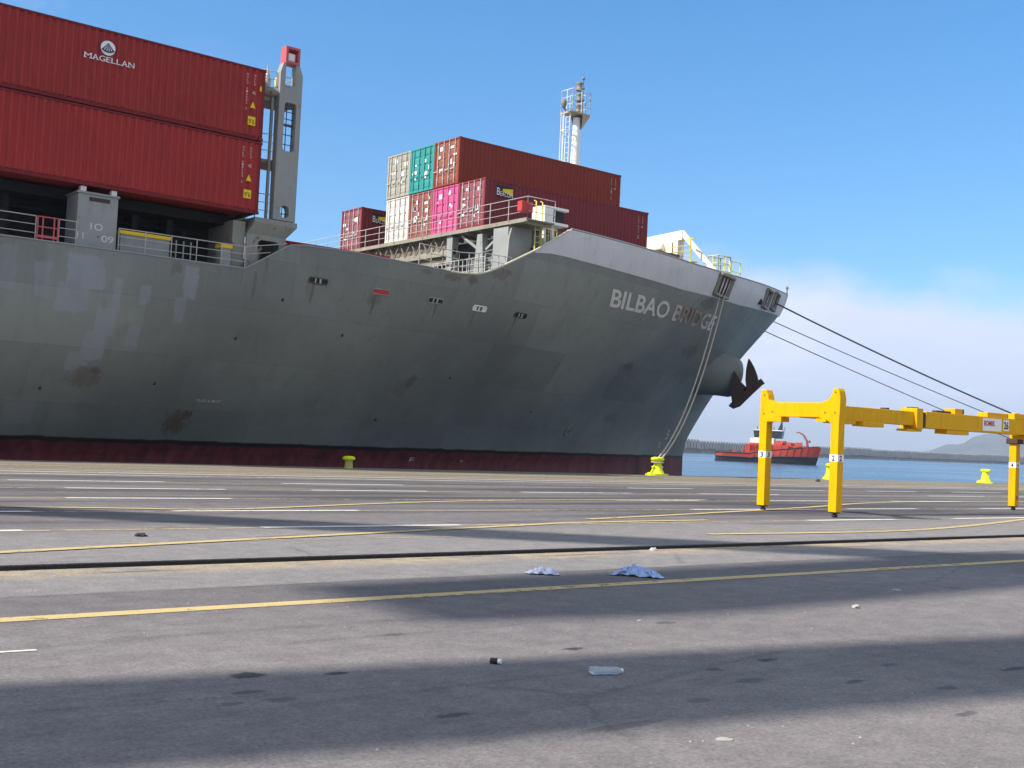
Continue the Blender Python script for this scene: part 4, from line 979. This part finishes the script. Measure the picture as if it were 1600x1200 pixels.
sp = MB(); obox(sp, 8.95, 9.25, ys0, ys0+.006, 2.45, 2.78); spo = sp.build('number_plate', label_white, bdo)
tt = MB(); add_text(tt, '26', lambda u, v: FP(8.98+u, ys0+.010, 2.51+v), .22, .24, bold=.03); tt.build('number', ink_black, spo)

# ================================================================== BOLLARDS
def tee_bollard(x, y, rz, label, turned=True):
    t = thing('tee_bollard', label, 'bollard', (x, y, 0), 'yellow tee bollards along the quay edge'); ca, sa = math.cos(rz), math.sin(rz)
    def T(mb):
        mb.v = [(x+(p[0])*ca-(p[1])*sa, y+p[0]*sa+p[1]*ca, p[2]) for p in mb.v]; return mb
    b_ = MB(); b_.prism([(.72*math.cos(a), .42*math.sin(a)) for a in np.linspace(0, 2*math.pi, 14, endpoint=False)], (0, 0, .0), (1, 0, 0), (0, 1, 0), (0, 0, .09))
    for a in (.45, -.45): b_.lathe((a, .12, .09), [(.09, 0), (.09, .05), (.03, .06)], 8)
    T(b_).build('base_plate', neon_yellow, t)
    c_ = MB(); c_.lathe((0, 0, .09), [(.36, 0), (.29, .1), (.22, .28), (.2, .5), (.2, .62)], 16)
    for s_ in (-1, 1): c_.prism([(0, 0), (.5*s_, 0), (.24*s_, .38), (0, .45)], (0, -.03, .09), (1, 0, 0), (0, 0, 1), (0, .06, 0)); c_.lathe((.30*s_, 0, .42), [(.06, -.05), (.09, 0), (.06, .05)], 8)
    T(c_).build('column', neon_yellow, t)
    h = MB(); pr = []
    for i, (r_, z_) in enumerate(((.2, .68), (.36, .74), (.40, .81), (.37, .88), (.2, .92))):
        pr += [(r_*1.05*math.cos(a), r_*.62*math.sin(a), z_) for a in np.linspace(0, 2*math.pi, 20, endpoint=False)]
    n = 20; h.add(pr, [(i*n+k, i*n+(k+1) % n, (i+1)*n+(k+1) % n, (i+1)*n+k) for i in range(4) for k in range(n)], True); h.add(pr[-n:], [tuple(range(n))])
    T(h).build('head', neon_yellow, t)
    return t
tee_bollard(41.95, 40.75, 0, 'neon yellow tee bollard holding the two pale mooring ropes under the bow')
tee_bollard(56.0, 40.75, .6, 'neon yellow tee bollard seen beyond the lifting frame, beside its leg marked 2')
tee_bollard(72.9, 40.75, 1.2, 'neon yellow tee bollard on the quay edge, beside the leg marked 4')
for k, x in enumerate((88.8, 96.7, 102.1)):
    tee_bollard(x, 40.7, .3, ['farther yellow bollard with the first bow rope', 'farther yellow bollard with the second bow rope', 'farthest yellow bollard with the thick dark bow rope'][k])
bt = thing('mushroom_bollard', 'small mushroom bollard with yellow cap on a grey stem below the hull', 'bollard', (24.3, 40.8, 0))
MB().lathe((24.3, 40.8, 0), [(.2, 0), (.17, .05), (.15, .32)], 16).build('stem', paint('bollard_stem', (.40, .40, .10), .7, .2, 4, rust=.2), bt)
MB().lathe((24.3, 40.8, .32), [(.18, 0), (.25, .04), (.26, .11), (.2, .16), (.08, .18)], 20).build('cap', neon_yellow, bt)

# ================================================================== MOORING ROPES
def rope(label, a, b_, sag, r, mat, n=30):
    a, b_ = Vector(a), Vector(b_)
    pts = [a.lerp(b_, i/n)-Vector((0, 0, sag*4*(i/n)*(1-i/n))) for i in range(n+1)]
    return tag(MB().tube(pts, r, 8).build('mooring_rope', mat), label, 'mooring rope', 'ropes mooring the ship')
fl = hull_pt(55.1, 11.0, .22)
def loop_rope(label, off, endx, r=.045):
    o = rope(label, fl+Vector((off, 0, 0)), (41.95+endx, 40.7, .78), 1.55, r, rope_pale, 36)
    return o
loop_rope('left one of two pale slack ropes hanging from bow fairlead to bollard', -.22, -.12)
loop_rope('right one of two pale slack ropes hanging from bow fairlead to bollard', .22, .14)
ey = [Vector((41.95+.34*math.cos(a), 40.75+.24*math.sin(a), .66+.02*math.sin(a))) for a in np.linspace(0, 2*math.pi, 17)]
tag(MB().tube(ey, .04, 6).build('rope_eye', rope_pale), 'pale rope eye looped round the yellow tee bollard under the bow', 'rope', 'ropes mooring the ship')
rope('thick dark rope running from the bow tip fairlead off to the right, uppermost', hull_pt(68.0, 12.3, .2), (102.1, 40.7, .8), .55, .065, rope_dark)
rope('thin dark rope from behind the bow, between the thick one and the lowest', (73.2, 60.2, 12.1), (96.7, 40.7, .8), .25, .036, rope_dark)
rope('thin dark rope from behind the bow, lowest of those running right', (71.5, 61.5, 11.9), (88.8, 40.7, .8), .2, .036, rope_dark)

# ================================================================== TUG
org = paint('tug_orange', (.40, .034, .014), .5, .2, .5, rust=.15); orgl = paint('tug_light_orange', (.44, .06, .035), .5, .15, .3); tug_black = paint('tug_hull_black', (.014, .012, .018), .45, .2, .4)
glass = paint('wheelhouse_glass', (.02, .03, .04), .15, .1, 1, grime=0)
T0 = Vector((263, 213.0, WZ)); va = math.atan2(T0.x, T0.y); ux_ = Vector((math.cos(va), -math.sin(va), 0)); ux_ = (Matrix.Rotation(R(-8), 3, 'Z') @ ux_); uy_ = Vector((-ux_.y, ux_.x, 0))
tug = thing('tugboat', 'orange red tugboat with black hull and dark wheelhouse windows on the water', 'tugboat', T0)
def TP(a, b_, z): return T0+ux_*a+uy_*b_+Vector((0, 0, z))
def tbox(mb, a0, a1, b0, b1, z0, z1, sl=0):
    v = [TP(a+(sl if z == z1 else 0)*(1 if a == a1 else -1), b_, z) for a in (a0, a1) for b_ in (b0, b1) for z in (z0, z1)]
    return mb.add(v, [(0, 1, 3, 2), (4, 6, 7, 5), (0, 4, 5, 1), (2, 3, 7, 6), (0, 2, 6, 4), (1, 5, 7, 3)])
def tug_half(s_, z):    # half breadth along the length, -14 stern .. 14 bow
    t = (s_+14)/28; bow = 1-max(0, (t-.62)/.38)**2.3; st_ = 1-max(0, (.09-t)/.09)**2*.45
    return 4.3*bow*st_*(.86+.14*min(1, z/2.5))
def tsheer(s_): t = (s_+14)/28; return 2.55+.1*t+2.5*max(0, (t-.36)/.64)**.75*(1 if t > .36 else 0)
def tug_strip(mb, z0f, z1f, out=0, n=36, rows=3, inner=False):
    for sg in (-1, 1):
        g = []
        for i in range(n+1):
            s_ = -14+28*i/n; col = []
            for r_ in range(rows+1):
                z = z0f(s_)+(z1f(s_)-z0f(s_))*r_/rows; rake = (z-1.0)*.28*max(0, (i/n-.8)/.2)-.25*(1.2-z)*max(0, (.08-i/n)/.08)
                col.append(TP(s_+rake, sg*(tug_half(s_, z)+out), z))
            g.append(col)
        grid_add(mb, g)
rub = lambda s_: tsheer(s_)-1.15-2.6*max(0, (s_+14)/28-.3)
h_ = MB(); tug_strip(h_, lambda s_: -.8, rub); h_.add([TP(-14, -tug_half(-14, 1), -.8), TP(-14, tug_half(-14, 1), -.8), TP(-14, tug_half(-14, 1), 2.5), TP(-14, -tug_half(-14, 1), 2.5)], [(0, 1, 2, 3)])
h_.build('hull', tug_black, tug)
h_ = MB(); tug_strip(h_, rub, tsheer, .03); tug_strip(h_, rub, tsheer, -.15); h_.build('bulwark', org, tug)
h_ = MB()
for sg in (-1, 1):
    h_.tube([TP(s_, sg*(tug_half(s_, 1.3)+.12), rub(s_)) for s_ in np.linspace(-14, 14, 40)], .2, 6)
    h_.tube([TP(s_+.3*max(0, (s_-8)/6), sg*(tug_half(s_, 2.5)+.05), tsheer(s_)) for s_ in np.linspace(-14, 14, 40)], .16, 6)
h_.build('fender', black, tug)
h_ = MB()
for s_ in np.arange(-3, 13, 1.8): h_.bar(TP(s_, -(tug_half(s_, 2)+.1), rub(s_)), TP(s_+.5, -(tug_half(s_, 2)+.1), tsheer(s_)), .15, .12)
h_.build('bulwark_stay', tug_black, tug)
dk_ = MB(); g = [[TP(s_, -tug_half(s_, 2)+.1, tsheer(s_)-1.0), TP(s_, tug_half(s_, 2)-.1, tsheer(s_)-1.0)] for s_ in np.linspace(-13.9, 13.6, 30)]; grid_add(dk_, g, False); dk_.build('deck', org, tug)
h_ = MB(); tbox(h_, -5.6, 6.4, -2.9, 2.9, 1.5, 5.2); tbox(h_, -4.2, 2.3, -2.9, -2.61, 3.2, 4.9); hs_ = h_.build('deckhouse', org, tug)
h_ = MB(); tbox(h_, -4.4, .2, -2.3, 2.3, 5.6, 6.9); tbox(h_, .9, 2.2, -2.35, 2.3, 5.6, 6.7); h_.build('upper_house', label_white, hs_)
h_ = MB(); tbox(h_, -4.5, .88, -2.36, 2.36, 5.0, 5.58); tbox(h_, 2.22, 5.2, -2.2, 2.2, 5.0, 6.4); tbox(h_, 3.0, 4.6, -2.62, -2.2, 4.2, 6.0, .3); h_.build('orange_house', orgl, hs_)
h_ = MB(); tbox(h_, -3.2, 4.2, -2.15, 2.15, 7.0, 9.1, .35); wh = h_.build('wheelhouse', glass, tug)
h_ = MB()
for q in np.arange(-3.2, 4.3, 1.05): h_.bar(TP(q, -2.18, 7.0), TP(q+(.05*q), -2.18, 9.1), .12, .08)
h_.build('window_post', tug_black, wh)
h_ = MB(); tbox(h_, -3.5, 4.6, -2.4, 2.4, 9.12, 9.3); tbox(h_, -3.3, 2.3, -2.25, 2.25, 6.9, 7.05); h_.build('roof', label_white, wh)
h_ = MB(); h_.tube([TP(.2, 0, 9.4), TP(.2, 0, 13.6)], [.42, .28], 8); tbox(h_, -1.2, 1.6, -.1, .1, 11.4, 11.6); h_.tube([TP(-1.6, 0, 9.4), TP(-.1, 0, 12)], .12, 6); h_.build('mast', orgl, tug)
h_ = MB(); h_.add([TP(3.0, -.4, 9.4), TP(4.3, -.4, 9.4), TP(4.3, .4, 9.4), TP(3.0, .4, 9.4), TP(3.9, -.15, 11.8), TP(4.2, -.15, 11.8), TP(4.2, .15, 11.8), TP(3.9, .15, 11.8)], [(0, 1, 5, 4), (1, 2, 6, 5), (2, 3, 7, 6), (3, 0, 4, 7), (4, 5, 6, 7)])
for q in (-2.6, -1.3, 2.0, 5.0): h_.tube([TP(q, -1, 9.4), TP(q, -1, 10.3)], .09, 5)
h_.build('funnel', tug_black, tug)
h_ = MB(); h_.tube([TP(7.2, -1.2, 5.1), TP(7.2, 1.2, 5.1)], .85, 12); tbox(h_, 6.2, 9.6, -1.6, 1.6, 4.0, 4.9); tbox(h_, 8.2, 9.8, -.8, .8, 4.9, 6.2); h_.tube([TP(5.6, -1.6, 6.1), TP(9.6, -1.6, 5.8)], .12, 6); h_.tube([TP(6.0, -2.2, 4.8), TP(11.5, -1.6, 5.3)], .12, 6); tbox(h_, 5.2, 7.0, -2.0, 2.0, 4.6, 5.9); h_.tube([TP(3.6, -2.6, 1.9), TP(4.6, -2.9, 5.6), TP(5.0, -2.6, 6.4)], .16, 6); h_.tube([TP(5.4, -3, 1.9), TP(3.9, -2.9, 5.6)], .16, 6); h_.build('winch', orgl, tug)
h_ = MB(); h_.tube([TP(11.4, -.8, 4.6), TP(11.2, -.8, 6.6), TP(10.2, -.8, 8.3), TP(9.0, -.8, 9.0), TP(8.2, -.8, 8.9)], [.38, .3, .24, .18, .14], 8); h_.tube([TP(11.8, -.8, 6.2), TP(11.9, -.8, 6.9)], .3, 6); h_.build('deck_crane', paint('crane_dark_red', (.22, .05, .045), .6, .2, 1), tug)
h_ = MB(); tbox(h_, -11.8, -7, -.8, .8, 1.4, 2.6); h_.tube([TP(-9, -1, 2.6), TP(-9, 1, 2.6)], .6, 10); h_.tube([TP(-6.4, -2.4, 1.6), TP(-6.4, -2.4, 3.4), TP(-6.4, 2.4, 3.4), TP(-6.4, 2.4, 1.6)], .16, 6); h_.build('tow_gear', org, tug)

# ================================================================== QUAY CRANE (its shade falls across the asphalt; the crane itself stands left of the frame)
cr = thing('quay_crane', 'blue grey quay crane standing astride the rails left of the frame', 'crane', (-36.4, 26, 0))
cp = paint('crane_paint', (.10, .16, .25), .5, .15, .5)
XA_, XB_, YA_, YB_ = -45.4, -27.4, 12.64, 39.0
for x in (XA_, XB_):
    for y in (YA_, YB_):
        hh_ = 52 if y == YA_ else 30
        lg = MB(); lg.box(x-.8, x+.8, y-.85, y+.85, 1.7, hh_); lo = lg.build('leg', cp, cr)
        MB().box(x-3.2, x+3.2, y-.5, y+.5, .75, 1.69).build('sill', cp, lo)
        for q in (-2.6, -1.6, 1.6, 2.6):
            wb = MB(); wb.tube([(x+q, y-.2, .39), (x+q, y+.2, .39)], .38, 12); wb.build('bogie_wheel', dark_grey, lo)
    if x == XB_: MB().bar((x, YB_-.8, 14), (x, YA_+.8, 51), 1.1, 1.1, (1, 0, 0)).build('brace', cp, cr)
MB().box(XA_+.81, XB_-.81, YA_-.6, YA_+.6, 50.4, 51.9).build('portal_beam', cp, cr)
for x in (-39, -33.8): MB().box(x-.5, x+.5, -24, 23, 52.01, 53.6).build('girder', cp, cr)
MB().box(-39.5, -33.3, -20, -10, 53.61, 58).build('machine_house', cp, cr)
MB().box(-39.4, -33.4, 18.6, 20.8, 50.8, 51.99).build('trolley', cp, cr)
hook = MB()
for x in (-38, -34.8):
    for y in (19.0, 20.4): hook.tube([(x, y, 47.4), (x, y, 50.8)], .03, 6)
hook.build_each('hoist_rope', dark_grey, cr)
MB().box(-42.4, -30.2, 18.6, 20.9, 46.9, 47.4).build('spreader', yellow_frame, cr)
container('brown container hoisted high under the quay crane', (-42.4, 18.5, 44.3), cbr, doors=False)  # unseen load, added with its spreader for the shadow it throws

# ================================================================== LITTER ON THE ASPHALT
def cloth(name, label, cat, outline, h, seed, col, lumps):
    rnd = random.Random(seed); mb = MB(); n = 26
    ox = sum(p[0] for p in outline)/len(outline); oy = sum(p[1] for p in outline)/len(outline)
    m_ = len(outline); prof = smooth_path([(p[0], p[1]) for p in outline]+[outline[0]], 12)[:-1]
    for i_, p in enumerate(prof): p += Vector((rnd.uniform(-1, 1), rnd.uniform(-1, 1), 0))*.006+Vector((math.sin(i_*.55+seed), math.cos(i_*.8), 0))*.018
    K = len(prof); R_ = 20
    ph = [rnd.uniform(0, 6.28) for _ in range(8)]
    for r_ in range(R_+1):
        t = r_/R_
        for k in range(K):
            p = prof[k]; x = ox+(p.x-ox)*t; y = oy+(p.y-oy)*t
            z = 0
            for lx_, ly_, lr, lh in lumps:
                dd = ((x-lx_)**2+(y-ly_)**2)/lr**2; z += lh*math.exp(-dd*dd*.9-dd*.5)
            a = 2*math.pi*k/K
            fold = abs(math.sin(x*31+ph[0]+2*math.sin(y*17+ph[1])))*.028+abs(math.sin((x+y)*47+ph[2]))*.014+abs(math.sin(a*7+ph[3]))*.015*t
            nv = Vector(((x+y*.4)*13, (y-x*.4)*8, seed)); rid = 1-abs(mnoise.noise(nv)*2.2); rid2 = 1-abs(mnoise.noise(nv*2.6)*2.2)
            z = z*(.38+.5*max(0, rid)+.22*max(0, rid2))+(.040*max(0, rid)+.030*max(0, rid2))*h/.1; z += .3*fold*(1-t**6)
            mb.v.append((x, y, .006+z*(1-.75*t**5)))
    for r_ in range(R_):
        for k in range(K):
            mb.f.append([r_*K+k, r_*K+(k+1) % K, (r_+1)*K+(k+1) % K, (r_+1)*K+k]); mb.sm.append(True); mb.mi.append(0)
    o = mb.build(name, col)
    s_ = o.modifiers.new('thickness', 'SOLIDIFY'); s_.thickness = .004; s_.offset = 1
    return tag(o, label, cat)
blue_c = paint('blue_cloth', (.38, .49, .76), .95, .1, 9, spec=.1, grime=.1); pale_c = paint('pale_cloth', (.36, .40, .55), .95, .3, 14, spec=.1, grime=.4)
cloth('cloth_rag', 'crumpled light blue cloth lying against the yellow line', 'cloth', [(9.95+(a_-9.88)*.82, 9.92+(b_-9.98)*.82) for a_, b_ in ((9.62, 10.26), (9.76, 10.08), (9.86, 9.9), (9.97, 9.74), (10.06, 9.66), (10.16, 9.76), (10.12, 9.95), (10.02, 10.14), (9.88, 10.27), (9.74, 10.32))], .08, 3, blue_c, [(9.96, 9.98, .12, .085), (10.08, 9.82, .10, .035), (9.83, 10.1, .08, .025)])
cloth('cloth_rag', 'small pale dirty cloth to the left of the larger blue one', 'cloth', [(8.74, 10.53), (8.84, 10.44), (8.96, 10.34), (9.07, 10.32), (9.07, 10.42), (8.99, 10.5), (8.92, 10.57), (8.83, 10.56)], .06, 5, pale_c, [(8.90, 10.48, .08, .035), (9.0, 10.39, .06, .03)])
m, nt, b = new_mat('bottle_plastic'); b.inputs['Base Color'].default_value = (.78, .84, .88, 1); b.inputs['Roughness'].default_value = .22; b.inputs['Transmission Weight'].default_value = .72; b.inputs['IOR'].default_value = 1.25
bot = thing('plastic_bottle', 'crushed clear plastic bottle lying in the shaded foreground', 'bottle', (5.6, 5.84, 0))
mb = MB(); n = 14; p0 = Vector((5.49, 5.895, .03)); p1 = Vector((5.72, 5.805, .026)); dv_ = (p1-p0).normalized(); sv = Vector((-dv_.y, dv_.x, 0))
prof = [(0, .018), (.03, .034), (.2, .036), (.35, .030), (.45, .035), (.6, .030), (.75, .034), (.86, .030), (.93, .016), (.94, .014)]
vs = [p0.lerp(p1, t)+sv*r_*1.1*math.cos(2*math.pi*k/n)+Vector((0, 0, r_*.8*math.sin(2*math.pi*k/n))) for t, r_ in prof for k in range(n)]
mb.add(vs, [(i*n+k, i*n+(k+1) % n, (i+1)*n+(k+1) % n, (i+1)*n+k) for i in range(len(prof)-1) for k in range(n)], True); mb.add(vs[:n], [tuple(range(n))])
mb.build('bottle_body', m, bot)
MB().tube([p0.lerp(p1, .93), p0.lerp(p1, 1.0)], .016, 10).build('neck_ring', label_white, bot)
jar = thing('jar_lid', 'small black plastic cap with a white end on the shadow edge', 'cap', (5.12, 6.48, 0))
MB().tube([(5.105, 6.5, .021), (5.135, 6.46, .021)], .021, 12).build('cap_body', black, jar); MB().tube([(5.137, 6.458, .021), (5.152, 6.438, .021)], .017, 12).build('cap_end', label_white, jar)
def stone(x, y, s_, label, mat, flat=.6, seed=0):
    rnd = random.Random(seed+int(x*100)); bm = bmesh.new(); bmesh.ops.create_icosphere(bm, subdivisions=2, radius=1)
    for v in bm.verts:
        k = 1+rnd.uniform(-.28, .28); v.co = Vector((v.co.x*s_*k, v.co.y*s_*.8*k, max(-.15, v.co.z)*s_*flat*k+s_*flat*.15))
    mb = MB(); mb.add([(v.co.x+x, v.co.y+y, v.co.z) for v in bm.verts], [tuple(v.index for v in f.verts) for f in bm.faces]); bm.free()
    return tag(mb.build('stone', mat), label, 'stone')
st_l = paint('pale_stone', (.36, .34, .31), .9, .25, 12); st_d = paint('dark_lump', (.05, .045, .045), .9, .25, 12)
stone(10.41, 7.19, .05, 'pale grey stone on sunlit asphalt right of the bottle', st_l)
stone(7.55, 7.47, .03, 'flat pale chip in the sunlit foreground below the cloths', st_l, .3)
stone(6.07, 15.57, .085, 'dark lump lying behind the crane rail at the left', st_d, .5)
stone(50.4, 37.4, .17, 'dark lump on the quay near the lifting frame leg marked 3', st_d, .6)
stone(12.6, 12.25, .07, 'white stone at the edge of the rail groove', paint('white_stone', (.6, .58, .54), .9, .1, 8), .6)
stone(12.28, 7.94, .06, 'flat pale scrap on asphalt at the right', st_l, .15)
stone(5.0, 4.26, .05, 'flat pale flake in the near right foreground', st_l, .12)
# loose grit
m = paint('grit_stone', (.30, .28, .26), .9, .4, 20); mb = MB(); rnd = random.Random(11)
for k in range(420):
    if k < 220: y = rnd.uniform(3.2, 12); x = rnd.uniform(.35*y, 2.1*y)
    else: y = 12.2+rnd.gauss(0, .12); x = rnd.uniform(2, 26); 
    if 12.38 < y < 12.9: continue
    s_ = rnd.uniform(.004, .013)*(1 if k < 220 else 1.5); a = rnd.uniform(0, 6)
    mb.add([(x+s_*math.cos(a+q*1.57)*rnd.uniform(.7, 1.3), y+s_*math.sin(a+q*1.57), .001) for q in range(4)]+[(x, y, s_*.9)], [(0, 1, 4), (1, 2, 4), (2, 3, 4), (3, 0, 4)])
struct(mb.build('grit', m), 'stuff')

# ================================================================== HAZE
m = bpy.data.materials.new('haze'); m.use_nodes = True; nt = NT(m.node_tree)
out = nt.new('ShaderNodeOutputMaterial'); v = nt.new('ShaderNodeVolumePrincipled'); nt.t.links.new(v.outputs[0], out.inputs['Volume'])
v.inputs['Color'].default_value = (.74, .85, 1.0, 1); v.inputs['Density'].default_value = 1.7e-4; v.inputs['Anisotropy'].default_value = .2
hz = MB().box(-2600, 9100, -600, 9100, -10, 190).build('haze', m); hz['kind'] = 'stuff'
